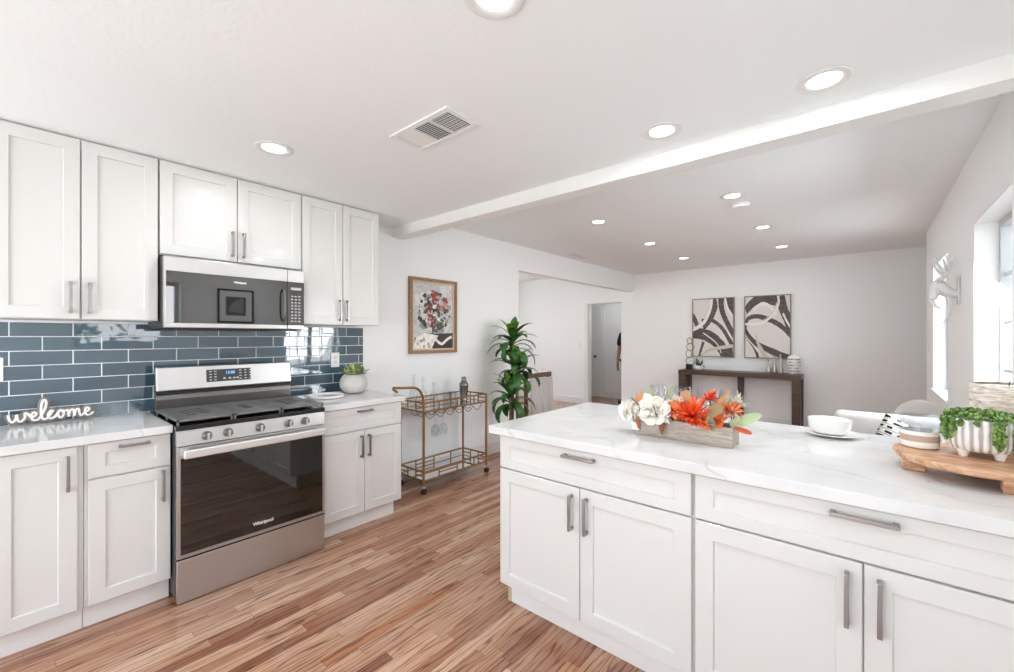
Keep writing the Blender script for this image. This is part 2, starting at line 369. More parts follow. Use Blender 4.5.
# baseboards
def board(name, mb): struct(mb, name, M_trim, bevel=.004)
board('baseboard_left', MB().box(XL, XL+.016, 2.05, 4.174, 0, .13))
board('baseboard_far', MB().box(-3.52, 1.58, YB-.016, YB, 0, .13).box(-6.6, -4.40, YB-.016, YB, 0, .13))
board('baseboard_right', MB().box(XR-.016, XR, 2.62, 6.62, 0, .13))
board('baseboard_far', MB().box(-6.6, -5.43, 8.704, 8.72, 0, .13).box(-4.53, -2.95, 8.704, 8.72, 0, .13))
board('trim_1', MB().box(-4.40, -4.32, YB-.018, YB, 0, 2.04).box(-4.32, -4.305, YB, YB+.12, 0, 2.04).box(-3.605, -3.59, YB, YB+.12, 0, 2.04).box(-4.305, -3.605, YB, YB+.12, 2.025, 2.04))
# hall closet door with its casing
d = MB().box(-5.36, -4.60, 8.68, 8.715, .012, 2.04).build('door_1', M_trim, bevel=.004, kind='structure')
MB().lathe([(.012, 0), (.012, .02), (.026, .03), (.03, .045), (.022, .06), (0.004, .064)], mtx=Matrix.Translation((-4.73, 8.68, .92)) @ Matrix.Rotation(PI/2, 4, 'X'), n=16).build('door_knob', M_dkgrey, d)
board('trim_2', MB().box(-5.43, -5.36, 8.69, 8.72, 0, 2.10).box(-4.60, -4.53, 8.69, 8.72, 0, 2.10).box(-5.36, -4.60, 8.69, 8.72, 2.04, 2.10))

# windows in the right wall: frame set toward the outside of the deep white reveal
def window(n, y0, y1, z0, z1, grid, x=XR+.10, mull=True):
    m = MB(); f = .05
    m.box(x, x+.05, y0, y1, z0, z0+f); m.box(x, x+.05, y0, y1, z1-f, z1); m.box(x, x+.05, y0, y0+f, z0+f, z1-f); m.box(x, x+.05, y1-f, y1, z0+f, z1-f)
    if mull: m.box(x+.005, x+.045, (y0+y1)/2-.03, (y0+y1)/2+.03, z0+f, z1-f)
    for k in range(1, grid):
        z = z0+f+(z1-z0-2*f)*k/grid; m.box(x+.018, x+.032, y0+f, y1-f, z-.009, z+.009)
    if grid > 1:
        for k in (1, 3):
            yy = y0+f+(y1-y0-2*f)*k/4; m.box(x+.018, x+.032, yy-.009, yy+.009, z0+f, z1-f)
    o = m.build('window_%d' % n, mat('window_frame_grey', (178, 180, 182), .4), kind='structure')
    MB().box(x+.022, x+.028, y0+f*.6, y1-f*.6, z0+f*.6, z1-f*.6).build('pane', M_pane, o)
    # reveal lining, painted white
    r = MB(); r.box(XR-.001, x, y0-.002, y0+.012, z0, z1); r.box(XR-.001, x, y1-.012, y1+.002, z0, z1); r.box(XR-.001, x, y0, y1, z1-.012, z1+.002); r.box(XR-.02, x, y0-.02, y1+.02, z0-.012, z0+.012)
    r.build('window_reveal', M_trim, o)
window(1, *WIN[0], 1, mull=False); window(2, *WIN[1], 4); window(3, *WIN[2], 4)
m = MB(); y = YK-.08  # unseen glazed opening behind the camera, added to go with the fill lamp
for x0, x1 in ((-2.85, -1.35), (-1.35, .15)):
    m.box(x0, x0+.06, y, y+.05, .1, 2.2); m.box(x1-.06, x1, y, y+.05, .1, 2.2); m.box(x0, x1, y, y+.05, 2.12, 2.2); m.box(x0, x1, y, y+.05, .1, .2)
o = m.build('window_4', M_plastic, kind='structure'); MB().box(-2.8, .1, y+.02, y+.026, .15, 2.15).build('pane', M_pane, o)
m = MB(); m.box(-6.7, -6.65, 4.1, 6.3, .85, .92); m.box(-6.7, -6.65, 4.1, 6.3, 2.08, 2.15); m.box(-6.7, -6.65, 4.1, 4.17, .92, 2.08); m.box(-6.7, -6.65, 6.23, 6.3, .92, 2.08); m.box(-6.7, -6.65, 5.16, 5.24, .92, 2.08)  # unseen side room window, added along with its fill lamp
m.build('window_5', M_plastic, kind='structure')

# ------------------------------------------------------------------ cabinets
def handle(parent, L, x, z, vert, y=-.02):
    """bar pull; local: face plane y, bar sticks out to -y"""
    m = MB(); s = .006
    if vert:
        m.bbox(x-s, x+s, y-.034, y-.022, z-L/2, z+L/2, .0015)
        for zz in (z-L/2+.008, z+L/2-.008): m.bbox(x-s, x+s, y-.024, y-.0002, zz-.007, zz+.007, .0012)
    else:
        m.bbox(x-L/2, x+L/2, y-.034, y-.022, z-s, z+s, .0015)
        for xx in (x-L/2+.008, x+L/2-.008): m.bbox(xx-.007, xx+.007, y-.024, y-.0002, z-s, z+s, .0012)
    return m.build('handle', M_nickel, parent)
def shaker(name, parent, x0, x1, z0, z1, fr=.06, frz=None, hd=None, L=.158):
    """recessed-panel front: local face at y=-.02, back at y=0"""
    frz = frz or fr; bm = bmesh.new(); y = -.02
    def ring(a, yy): return [bm.verts.new(p) for p in ((x0+a[0], yy, z0+a[1]), (x1-a[0], yy, z0+a[1]), (x1-a[0], yy, z1-a[1]), (x0+a[0], yy, z1-a[1]))]
    b = .0022; R = [ring((0, 0), 0), ring((0, 0), y+b), ring((b, b), y), ring((fr-.001, frz-.001), y), ring((fr, frz), y+.001), ring((fr+.0025, frz+.0025), y+.009)]
    bm.faces.new(R[0])
    for A, B in zip(R, R[1:]):
        for i in range(4): bm.faces.new((A[i], A[(i+1) % 4], B[(i+1) % 4], B[i]))
    bm.faces.new(R[-1]); m = MB(); m.bm(bm, sm=False); o = m.build(name, M_cab, parent)
    if hd:
        hx, hz, vert = hd; handle(o, L if vert or x1-x0 > .7 else .118, hx, hz, vert)
    return o
def cabinet(name, label, loc, rz, w, depth, z0, z1, fronts, toe=None, group=None, mat_body=M_cab):
    t = thing(name, label, 'cabinet', loc, rz, group)
    MB().box(0, w, 0, depth, z0, z1).build('carcass', mat_body, t)
    if toe: MB().box(toe[0], w-(toe[1] if len(toe) > 1 else 0), .042, .060, .0, z0-.0005).build('toe_kick', M_trim, t)
    for (k, x0, x1, a, b, hd, fr, frz) in fronts: shaker(k, t, x0, x1, a, b, fr, frz, hd)
    return t
FX = -2.773   # carcass face of the stove-side run; door faces stand 20 mm proud at -2.753
RZ = PI/2
GB = 'white shaker base cabinets along the tiled wall'
cabinet('base_cabinet', 'white shaker base cabinet with one full-height door, under the welcome sign', (FX, -.69, 0), RZ, .917, .58, .114, .872,
        [('door', .640, .897, .118, .868, (.866, .752, True), .060, .058)], toe=(0,), group=GB)
cabinet('base_cabinet', 'narrow white base cabinet with a drawer over a door, just before the stove', (FX, .229, 0), RZ, .322, .58, .114, .872,
        [('drawer', .012, .318, .708, .868, (.175, .842, False), .060, .048), ('door', .014, .318, .118, .700, (.286, .61, True), .058, .058)], toe=(0,), group=GB)
cabinet('base_cabinet', 'white base cabinet with wide drawer over two doors, between stove and bar cart', (FX, 1.333, 0), RZ, .647, .58, .114, .872,
        [('drawer', .012, .640, .708, .868, (.325, .842, False), .058, .048), ('door', .012, .324, .118, .700, (.296, .59, True), .055, .058), ('door', .328, .640, .118, .700, (.356, .59, True), .055, .058)], toe=(0, .035), group=GB)
# worktops
tag(MB().bbox(XL+.001, -2.728, -.69, .552, .874, .914, .003).build('worktop', M_quartz), 'white quartz worktop under the welcome sign, left of the stove', 'worktop')
tag(MB().bbox(XL+.001, -2.728, 1.3305, 1.998, .874, .914, .003).build('worktop', M_quartz), 'short white quartz worktop holding the potted succulent beside the stove', 'worktop')
# wall cabinets
UX = -3.05; UZ = 1.457; GU = 'white shaker wall cabinets'
cabinet('wall_cabinet', 'tall two-door white wall cabinet above the welcome sign', (UX, -.085, 0), RZ, .634, .305, UZ, 2.372,
        [('door', .030, .322, UZ+.002, 2.362, (.288, 1.565, True), .058, .058), ('door', .328, .630, UZ+.002, 2.362, (.357, 1.565, True), .058, .058)], group=GU)
cabinet('wall_cabinet', 'short two-door white wall cabinet above the microwave', (UX, .552, 0), RZ, .783, .305, 1.832, 2.372,
        [('door', .003, .384, 1.838, 2.362, (.358, 1.945, True), .058, .058), ('door', .390, .781, 1.838, 2.362, (.420, 1.945, True), .058, .058)], group=GU)
cabinet('wall_cabinet', 'tall two-door white wall cabinet above the potted succulent', (UX, 1.338, 0), RZ, .620, .305, UZ, 2.372,
        [('door', .006, .304, UZ+.002, 2.362, (.279, 1.565, True), .055, .058), ('door', .310, .616, UZ+.002, 2.362, (.336, 1.565, True), .055, .058)], group=GU)
# peninsula
PY = 1.648; GP = 'white shaker peninsula cabinets'
def pen(x, w, lab, toe, d0, dm, d1):
    return cabinet('base_cabinet', lab, (x, PY, 0), 0, w, .93, .114, .872,
        [('drawer', d0, d1, .708, .866, (dm, .838, False), .062, .046), ('door', d0, dm-.002, .118, .701, (dm-.038, .592, True), .062, .06), ('door', dm+.002, d1, .118, .701, (dm+.036, .592, True), .062, .06)], toe=(toe,), group=GP)
a = pen(-1.435, .944, 'two-door white peninsula cabinet at the free end, below the flower box', .028, .003, .468, .938)
b = pen(-.490, .944, 'two-door white peninsula cabinet under the serving board end, against the side wall', 0, .006, .478, .936)
MB().box(.006, .0275, .04, .92, .0, .1135).build('side_plinth', M_rawwood, a)['label'] = 'bare wood plinth side'
tag(MB().bbox(-1.487, XR-.001, 1.602, 2.62, .874, .914, .003).build('peninsula_worktop', M_quartz), 'long grey-veined white quartz worktop of the peninsula', 'worktop')
tag(MB().box(-1.435, XR-.002, 2.579, 2.597, 0.001, .8735).build('room_divider', M_cab), 'plain white back panel of the peninsula, facing the living room', 'panel')

# ------------------------------------------------------------------ tiled backsplash
random.seed(3)
t = thing('tiled_backsplash', 'blue-grey glass brick tile backsplash between worktop and wall cabinets', 'backsplash', (XL, 0, 0))
MB().box(.0005, .0088, -.69, 2.005, .9145, 1.456).box(.0005, .0088, .553, 1.333, 1.456, 1.50).box(.0005, .0088, .5525, 1.3235, .6, .9145).build('grout', M_grout, t)
m = MB(); TH = .0758; r0 = .004
for row in range(8):
    z0 = .9155+row*TH*1.003; z1 = min(z0+TH-.0038, 1.4555)
    off = .004 if row % 2 == 0 else .1192
    # running bond: joints at y = off + k*.2305
    k0 = -4
    for k in range(k0, 10):
        y0 = off+k*.2305+.002; y1 = y0+.2305-.004
        y0 = max(y0, -.69); y1 = min(y1, 2.004)
        if y1-y0 < .012 or z1-z0 < .01: continue
        bm = bmesh.new(); bmesh.ops.create_cube(bm, size=1)
        tl, tz = random.gauss(0, .0016), random.gauss(0, .0022)
        for v in bm.verts:
            v.co = Vector((.007+v.co.x*.006, (y0+y1)/2+v.co.y*(y1-y0), (z0+z1)/2+v.co.z*(z1-z0)))
            if v.co.x > .007: v.co.x += (v.co.y-(y0+y1)/2)*tl+(v.co.z-(z0+z1)/2)*tz
        bmesh.ops.bevel(bm, geom=[e for e in bm.edges if all(v.co.x > .007 for v in e.verts)], offset=.0016, segments=2, affect='EDGES', profile=.5)
        m.bm(bm, 0, False)
m.build('tiles', M_tile, t, angle=20)

def outlet(name, label, loc, rz, kind):
    o = thing(name, label, 'outlet' if kind == 'outlet' else 'switch', loc, rz)
    MB().bbox(-.036, .036, -.006, -.0002, -.06, .06, .002).build('cover_plate', M_plastic, o)
    if kind == 'outlet':
        for z in (-.02, .02):
            s_ = MB().bbox(-.014, .014, -.008, -.0055, z-.016, z+.016, .001).build('socket', M_matte, o)
            MB().box(-.007, -.005, -.0086, -.0078, z-.004, z+.008).box(.005, .007, -.0086, -.0078, z-.004, z+.008).build('slot', M_dkgrey, s_)
    else: MB().bbox(-.015, .015, -.009, -.0055, -.032, .032, .0015).build('rocker', M_matte, o)
    return o
outlet('wall_outlet', 'white double wall outlet on the blue tiles above the succulent', (XL+.0108, 1.748, 1.178), PI/2, 'outlet')
outlet('wall_outlet', 'white wall plate at the frame edge, on the tiles above the welcome sign', (XL+.0108, -.05, 1.203), PI/2, 'outlet')
outlet('light_switch', 'white light switch beside the far doorway casing', (-4.50, YB-.0005, 1.2), 0, 'switch')
outlet('light_switch', 'white light switch on the window wall near its far corner', (XR-.0005, 6.30, 1.26), -PI/2, 'switch')

# ------------------------------------------------------------------ stove
def stove():
    Y0, Y1 = .5555, 1.3285; W = Y1-Y0
    t = thing('gas_range', 'freestanding stainless gas range with black oven glass', 'stove', (-2.675, Y0, 0), RZ)   # local x along the run, -y to the room, front at 0
    MB().box(0, W, .03, .655, .03, .885).build('body', M_dkgrey, t)
    for x in (.04, W-.07):
        for yy in (.06, .6): MB().cyl((x+.015, yy, 0), (x+.015, yy, .031), .016).build('foot', M_black, t)
    d = MB().bbox(.002, W-.002, -.0, .028, .004, .222, .003).build('storage_drawer', M_steel, t)
    MB().box(.0, W, .004, .028, .222, .232).build('drawer_gap', M_black, t)
    m = MB(); m.bbox(.002, W-.002, 0, .03, .232, .252, .001); m.bbox(.002, W-.002, .0, .03, .742, .802, .003); m.bbox(.002, .017, .0, .03, .25, .745, .001); m.bbox(W-.017, W-.002, .0, .03, .25, .745, .001)
    dr = m.build('oven_door', M_steel, t)
    MB().bbox(.016, W-.016, .0, .02, .248, .744, .001).build('oven_glass', M_ovenglass, dr)
    h = MB().bbox(.02, W-.02, -.060, -.034, .750, .793, .006, 3); h.bbox(.022, .052, -.038, .001, .756, .787, .003); h.bbox(W-.052, W-.022, -.038, .001, .756, .787, .003)
    h.build('oven_handle', M_satin, dr)
    text_mesh('brand_mark', 'Whirlpool', .026, mat('logo_silver', (235, 235, 235), .35), dr, (W*.5+.02, -.0006, .295), (PI/2, 0, 0), .0004, bold=.0006)
    p = MB().prism([(.0, .806), (.03, .806), (.05, .886), (.008, .886)], 'x', .001, W-.001).build('control_panel', M_steel, t, bevel=.002)
    for yk in (.687, .784, .946, 1.105, 1.203):
        x = yk-Y0; rot = Matrix.Translation((x, .004, .846)) @ Matrix.Rotation(PI/2+.09, 4, 'X')
        k = MB().lathe([(.0245, -.002), (.0245, .004), (.021, .006), (.020, .022), (.018, .026), (.004, .027)], mtx=rot, n=24).build('knob', mat('knob_steel', (150, 149, 148), .3, metal=1), p)
        q = MB().bbox(-.0045, .0045, -.018, .018, .024, .034, .002); q.v = [tuple(rot @ Vector(v)) for v in q.v]; q.build('knob_grip', M_satin, k)
    # cooktop
    m = MB(); m.bbox(-.002, W+.001, .0, .60, .886, .912, .004); m.bbox(-.002, W+.001, .492, .60, .905, .925, .003)
    ct = m.build('cooktop', M_black, t)
    for i, (bx, by, br) in enumerate(((.14, .15, .05), (.14, .36, .04), (.386, .26, .055), (.64, .15, .055), (.64, .36, .04))):
        MB().lathe([(br+.012, .9125), (br+.010, .922), (br, .923), (br, .933), (br-.006, .936), (.004, .937)], (bx, by, 0), n=28).build('burner', M_black, ct)
    # cast iron grates: three side by side
    for gi, (gx0, gx1) in enumerate(((.004, .258), (.262, .510), (.514, .769))):
        m = MB(); zt = .944; s = .012; gy0, gy1 = .012, .49
        m.bbox(gx0, gx1, gy0, gy0+s, zt-.014, zt, .002); m.bbox(gx0, gx1, gy1-s, gy1, zt-.014, zt, .002)
        m.bbox(gx0, gx0+s, gy0, gy1, zt-.014, zt, .002); m.bbox(gx1-s, gx1, gy0, gy1, zt-.014, zt, .002)
        m.bbox(gx0+.01, gx1-.01, gy0+.01, gy1-.01, zt-.010, zt-.001, .001)
        cx_ = (gx0+gx1)/2; sl = MB()  # sl: flush black patches painted in for the dark of open slots
        if gi != 1:
            for k in range(8):
                y = gy0+.13+k*.03; q = cx_+(.032 if k % 2 else -.032); sl.box(q-.027, q+.027, y-.0095, y+.0095, zt-.0012, zt-.0006)
        else:
            sl.box(cx_-.022, cx_+.022, .16, .31, zt-.0012, zt-.0006)
            for q in (.19, .22, .25, .28): m.bbox(cx_-.035, cx_+.035, q-.004, q+.004, zt-.001, zt+.001, .0008)
        for k in range(1, 12):
            y = gy0+(gy1-gy0)*k/12
            for xa, xb in ((gx0+.012, cx_-.066), (cx_+.066, gx1-.012)): m.bbox(xa, xb, y-.0085, y+.0085, zt-.001, zt+.0012, .001)
        for x in (gx0+.006, gx1-.006):
            for yy in (gy0+.006, (gy0+gy1)/2, gy1-.006): m.cyl((x, yy, .9115), (x, yy, zt-.006), .006, 8)
        gr = m.build('grate', M_iron, t); sl.build('slot_patches', mat('slot_black', (14, 14, 14), .8), gr)
    # backguard
    MB().box(.03, W-.03, .5305, .655, .886, 1.16).build('rear_housing', M_black, t)
    m = MB(); m.prism([(.50, .925), (.53, .925), (.53, 1.022), (.500, 1.022), (.495, .995), (.497, .95)], 'x', .006, W-.004)
    m.build('vent_trim', mat('vent_dark_steel', (112, 108, 105), .3, metal=.9), t, bevel=.002)
    m = MB(); m.box(.01, W-.01, .497, .528, 1.022, 1.046); m.build('vent_slot', M_black, t)
    bgd = MB().prism([(.486, 1.046), (.530, 1.046), (.530, 1.188), (.505, 1.188)], 'x', .006, W-.004).build('backguard', M_steel, t, bevel=.006)
    pt = lambda z: .486+(z-1.046)*.019/.142
    e = MB(); z0, z1 = 1.083, 1.160
    e.prism([(pt(z0)-.002, z0), (pt(z0)+.004, z0), (pt(z1)+.004, z1), (pt(z1)-.002, z1)], 'x', .254, .506)
    dp = e.build('display_panel', M_dkgrey, bgd)
    m = MB(); random.seed(5)
    for (a, b) in ((.268, .32), (.435, .495)):
        for r in range(4):
            for c_ in range(3 if b > .4 else 2):
                x = a+(b-a)*c_/2+.002; z = 1.093+r*.0175; m.box(x, x+.013, pt(z)-.0028, pt(z)-.0015, z, z+.005)
    for x in (.345, .375, .40, .42): m.box(x, x+.014, pt(1.1)-.0028, pt(1.1)-.0015, 1.097, 1.106)
    m.build('button_legend', mat('legend_white', (215, 215, 215), .5), dp)
    text_mesh('clock_digits', '12:00', .024, mat('clock_blue', (120, 190, 255), .4, emit=1.5, ecol=(110, 185, 255)), dp, (.385, pt(1.135)-.0030, 1.137), (PI/2-.12, 0, 0), .0003)
stove()

# ------------------------------------------------------------------ microwave
def microwave():
    Y0, Y1 = .5545, 1.3195; W = Y1-Y0
    t = thing('microwave', 'stainless and black over-the-range microwave mounted under the short wall cabinet', 'microwave', (-2.95, Y0, 0), RZ)
    MB().box(0, W, .03, .40, 1.418, 1.8165).build('casing', M_dkgrey, t)
    MB().bbox(.04, W-.04, .03, .36, 1.408, 1.4185, .002).build('vent_grille', M_black, t)
    xs = .655
    m = MB(); m.bbox(.001, xs-.001, 0, .03, 1.735, 1.816, .003); m.bbox(.001, xs-.001, 0, .03, 1.42, 1.447, .003); m.bbox(.001, .012, 0, .03, 1.44, 1.74, .001)
    dr = m.build('door', M_steel, t)
    MB().bbox(.011, xs-.001, .001, .028, 1.446, 1.736, .001).build('door_glass', M_blkglass, dr)
    text_mesh('brand_mark', 'Whirlpool', .016, mat('logo_silver', (235, 235, 235), .35), dr, (.375, .0005, 1.70), (PI/2, 0, 0), .0004, bold=.0006)
    hp = catmull([(xs-.028, -.002, 1.47), (xs-.03, -.03, 1.50), (xs-.03, -.036, 1.58), (xs-.03, -.03, 1.655), (xs-.028, -.002, 1.685)], 6)
    MB().tube(hp, .006, 10).build('door_handle', mat('handle_dark_steel', (120, 118, 116), .3, metal=1), dr)
    MB().bbox(xs+.001, W-.001, 0, .03, 1.735, 1.816, .003).build('top_trim', M_steel, t)
    MB().bbox(xs+.001, W-.001, 0, .03, 1.42, 1.447, .003).build('bottom_trim', M_steel, t)
    k = MB().bbox(xs+.001, W-.001, .001, .03, 1.446, 1.736, .001).build('control_panel', M_blkglass, t)
    m = MB()
    for r in range(9):
        for c_ in range(3):
            x = xs+.022+c_*.024; z = 1.468+r*.021; m.box(x, x+.014, .0, .0009, z, z+.008)
    m.box(xs+.022, xs+.09, .0, .0009, 1.682, 1.70)
    m.build('button_legend', mat('legend_grey', (190, 190, 190), .5), k)
microwave()

# ------------------------------------------------------------------ welcome sign
def sign():
    pw = [[(0, .9), (.1, .3), (.35, 0), (.6, .4), (.65, .85), (.75, .2), (1.0, 0), (1.3, .4), (1.32, .95), (1.55, .8), (1.8, .42), (2.1, .5), (2.2, .8), (2.0, .95), (1.82, .6), (1.92, .1), (2.3, .03), (2.6, .45),
            (2.95, 1.4), (3.0, 2.1), (2.8, 2.35), (2.62, 1.7), (2.62, .5), (2.85, 0), (3.15, .15)],
          [(3.15, .15), (3.5, .8), (3.62, .85), (3.4, .98), (3.18, .5), (3.35, .05), (3.75, .2), (4.1, .85), (4.35, .85), (4.5, .45), (4.25, .02), (4.0, .4), (4.15, .9), (4.6, .78)],
          [(4.6, .78), (4.85, .85), (4.92, .05)], [(4.92, .05), (5.05, .75), (5.3, .9), (5.4, .5), (5.4, .05)], [(5.4, .05), (5.55, .78), (5.8, .88), (5.88, .4), (6.0, .05), (6.2, .15)],
          [(6.2, .15), (6.4, .45), (6.7, .6), (6.72, .88), (6.5, .95), (6.38, .5), (6.55, .05), (6.9, .1), (7.15, .4)]]
    t = thing('welcome_sign', 'white script wooden sign reading welcome, standing against the blue tiles', 'sign', (XL+.045, -.005, .9145))
    sx_, sz = .0435, .044; zb = .019
    a = MB(); b = MB()
    for p in pw:
        q = catmull([(0, u*sx_+.006, v*sz+zb) for u, v in p], 5)
        a.tube(q, .0155, 10, flat=((0, 0, 0), (1, 0, 0), .42)); b.tube([v+Vector((.0068, 0, 0)) for v in q], .0052, 8, flat=((.0068, 0, 0), (1, 0, 0), .5))
    a.build('backing', mat('sign_grey', (134, 124, 118), .8, noise_amt=.15, nscale=40), t); b.build('lettering', mat('sign_white', (245, 243, 240), .5), t)
sign()

# ------------------------------------------------------------------ potted succulent, trivet dish
def blob_leaf(m, base, d, L, wd, mi=0):
    d = Vector(d).normalized(); q = Matrix.Translation(base) @ d.to_track_quat('Z', 'Y').to_matrix().to_4x4()
    m.lathe([(wd*.25, 0), (wd*.8, L*.35), (wd, L*.6), (wd*.6, L*.88), (.0006, L)], mtx=q @ Matrix.Diagonal((1, .45, 1, 1)), n=8, m=mi)
def succulent():
    x, y = -3.17, 1.815
    t = thing('succulent_pot', 'round white concrete pot with a small green succulent, beside the stove worktop outlet', 'potted plant', (x, y, .9145))
    pr = [(.045, 0), (.080, .015), (.106, .050), (.111, .080), (.104, .114), (.085, .142), (.072, .152), (.066, .152), (.064, .135)]
    MB().lathe(pr, n=40, cap1=False).build('pot', M_concrete, t)
    MB().lathe([(.001, .132), (.062, .134)], n=24, cap0=False, cap1=False).build('soil', M_soil, t)
    random.seed(11); m = MB()
    for k in range(95):
        a = random.uniform(0, 2*PI); el = random.uniform(.15, 1.45); r = random.uniform(0, .055)
        base = Vector((r*math.cos(a), r*math.sin(a), .145+random.uniform(0, .035)*(1-r/.07)))
        d = (math.cos(a)*math.cos(el), math.sin(a)*math.cos(el), math.sin(el)); blob_leaf(m, base, d, random.uniform(.05, .085), random.uniform(.011, .015), random.choice([0, 0, 1]))
    m.build('foliage', [mat('succulent_green', (96, 122, 66), .5), mat('succulent_light', (186, 190, 130), .5)], t)
succulent()
tag(MB().lathe([(.085, 0), (.125, .004), (.13, .02), (.124, .022), (.115, .012), (.001, .010)], (-3.09, 1.545, .9146), n=48, cap1=False).build('shallow_dish', M_ceramic), 'flat round white dish on the worktop between stove and succulent', 'dish')

# ------------------------------------------------------------------ bar cart
def bar_cart():
    x0, x1, y0, y1 = -3.27, -2.935, 2.335, 3.125
    t = thing('bar_cart', 'antique gold metal bar cart with two glass shelves against the left wall', 'cart', ((x0+x1)/2, (y0+y1)/2, 0))
    X0, X1, Y0, Y1 = x0-(x0+x1)/2, x1-(x0+x1)/2, y0-(y0+y1)/2, y1-(y0+y1)/2; r = .011
    for x in (X0, X1):
        for y in (Y0, Y1):
            MB().cyl((x, y, .075), (x, y, .795), r).build('leg', M_gold, t)
            c = MB().cyl((x, y, .052), (x, y, .078), .007).bbox(x-.006, x-.0035+.0025, y-.016, y+.016, .03, .056, .001).build('caster', M_chrome, t)
            MB().cyl((x-.012, y+.004, .026), (x+.012, y+.004, .026), .0255, 20).build('wheel', M_rubber, c)
    for zb in (.115, .715):
        zt = zb+.078; m = MB(); s = .0065
        for z in (zb, zt):
            for y in (Y0, Y1): m.bbox(X0, X1, y-s, y+s, z-s, z+s, .001)
            for x in (X0, X1): m.bbox(x-s, x+s, Y0, Y1, z-s, z+s, .001)
        # geometric fret pieces between the rails
        zm = (zb+zt)/2; q = .0045
        L = Y1-Y0
        for x in (X0, X1):
            for a in (.22, .5, .78): m.bbox(x-q, x+q, Y0+L*a-q, Y0+L*a+q, zb, zt, .0008)
            m.bbox(x-q, x+q, Y0+L*.22, Y0+L*.5, zm-q, zm+q, .0008); 
        Wd = X1-X0
        for y in (Y0, Y1):
            for a in (.33, .67): m.bbox(X0+Wd*a-q, X0+Wd*a+q, y-q, y+q, zb, zt, .0008)
            m.bbox(X0, X0+Wd*.33, y-q, y+q, zm-q, zm+q, .0008); m.bbox(X0+Wd*.67, X1, y-q, y+q, zm-q, zm+q, .0008)
        m.build('shelf_rail', M_gold, t)
        MB().box(X0+.007, X1-.007, Y0+.007, Y1-.007, zb-.002, zb+.004).build('glass_shelf', mat('mirror_shelf', (225, 227, 227), .03, metal=1), t)
    hz = .955
    p = catmull([(X1, Y0, .79), (X1, Y0-.008, .84), (X1, Y0-.035, .895), (X1, Y0-.08, .93), (X1, Y0-.12, .938)], 6)+[Vector((X1, Y0-.2, .943)), Vector((X1, Y0-.31, .953))]
    p2 = [Vector((X1, Y0-.31, .953)), Vector((X1, Y0-.305, .938)), Vector((X1+.004, Y0-.272, .912))]
    MB().tube(p, .0105, 12).tube(p2, .011, 10).build('handle', M_gold, t)
    # wavy stemware rack of black-brown wire
    m = MB()
    for x in (X1-.03, X0+.18, X0+.10):
        pts = []
        for i in range(81):
            u = i/80; pts.append((x, Y0+.04+u*(Y1-Y0-.08), .695-.052*abs(math.sin(u*PI*6))**.8))
        m.tube(pts, .0028, 6); m.cyl((x, Y0+.04, .69), (x, Y0+.04, .708), .0028, 6); m.cyl((x, Y1-.04, .69), (x, Y1-.04, .708), .0028, 6)
    m.build('glass_rack', mat('dark_bronze', (70, 58, 48), .35, metal=.8), t)
bar_cart()
SH = .7195
def wineglass_profile(h=.20, r=.042, inner=True):
    p = [(.001, 0), (.034, .0), (.034, .0015), (.008, .006), (.0036, .012), (.0036, h*.42), (.010, h*.46), (r*.75, h*.55), (r, h*.7), (r*.95, h*.85), (r*.82, h)]
    q = [(r*.82-.0012, h), (r*.95-.0012, h*.85), (r-.0012, h*.7), (r*.75-.001, h*.555), (.008, h*.475), (.0008, h*.47)]
    return p+q
g = thing('wine_glass', 'clear wine glass hanging upside down under the bar cart, nearer the stove', 'glass', (-3.10, 2.60, .642), 0, 'glasses hanging from the cart rack')
MB().lathe([(r, -z) for r, z in wineglass_profile(.205, .04)], n=24, cap1=False).build('bowl', M_thin, g)
g2 = copy_tree(g); g2.location = (-3.10, 2.700, .642); g2['label'] = 'clear wine glass hanging upside down under the bar cart, nearer its far end'
def bottle(x, y, h, r, lab):
    o = thing('decanter', lab, 'bottle', (x, y, SH+.0004), 0, 'clear decanters on the bar cart')
    MB().lathe([(r*.9, 0), (r, .004), (r, h*.45), (r*.8, h*.52), (r*.33, h*.62), (r*.3, h*.85), (r*.4, h*.86), (r*.4, h*.885)], n=20).build('bottle', M_thin, o)
    MB().lathe([(r*.22, h*.88), (r*.42, h*.91), (r*.42, h*.98), (r*.2, h)], n=16).build('stopper', M_thin, o)
bottle(-3.20, 2.43, .30, .04, 'tall clear glass decanter on the cart, nearest the stove')
bottle(-3.19, 2.53, .27, .038, 'clear glass decanter on the cart, second from the stove')
bottle(-3.12, 2.60, .22, .038, 'shortest clear glass decanter on the bar cart')
M_shaker = mat('dark_steel', (140, 136, 132), .22, metal=1)
g = thing('cocktail_shaker', 'silver cocktail shaker on the top shelf of the bar cart', 'shaker', (-3.13, 3.00, SH+.0004))
MB().lathe([(.032, 0), (.036, .004), (.045, .15), (.047, .155)], n=28).build('cup', M_shaker, g)
MB().lathe([(.047, .156), (.042, .18), (.026, .20), (.026, .205)], n=28).build('strainer_top', M_shaker, g)
MB().lathe([(.024, .205), (.024, .235), (.018, .242), (.002, .243)], n=24).build('cap', M_shaker, g)
base = None
for i, (x, y, lab) in enumerate(((-3.17, 2.80, 'clear tumbler on the cart, closest to the decanters'), (-3.06, 2.86, 'clear tumbler at the front of the cart shelf'), (-3.19, 2.90, 'clear tumbler behind, against the wall side of the shaker'))):
    if i == 0:
        base = MB().lathe([(.030, 0), (.031, .004), (.037, .10), (.0355, .10), (.029, .010), (.001, .009)], n=24, cap1=False).build('tumbler', M_thin); base.location = (x, y, SH+.0004); o = base
    else: o = base.copy(); C.objects.link(o); o.location = (x, y, SH+.0004)
    tag(o, lab, 'glass', 'tumblers on the bar cart')

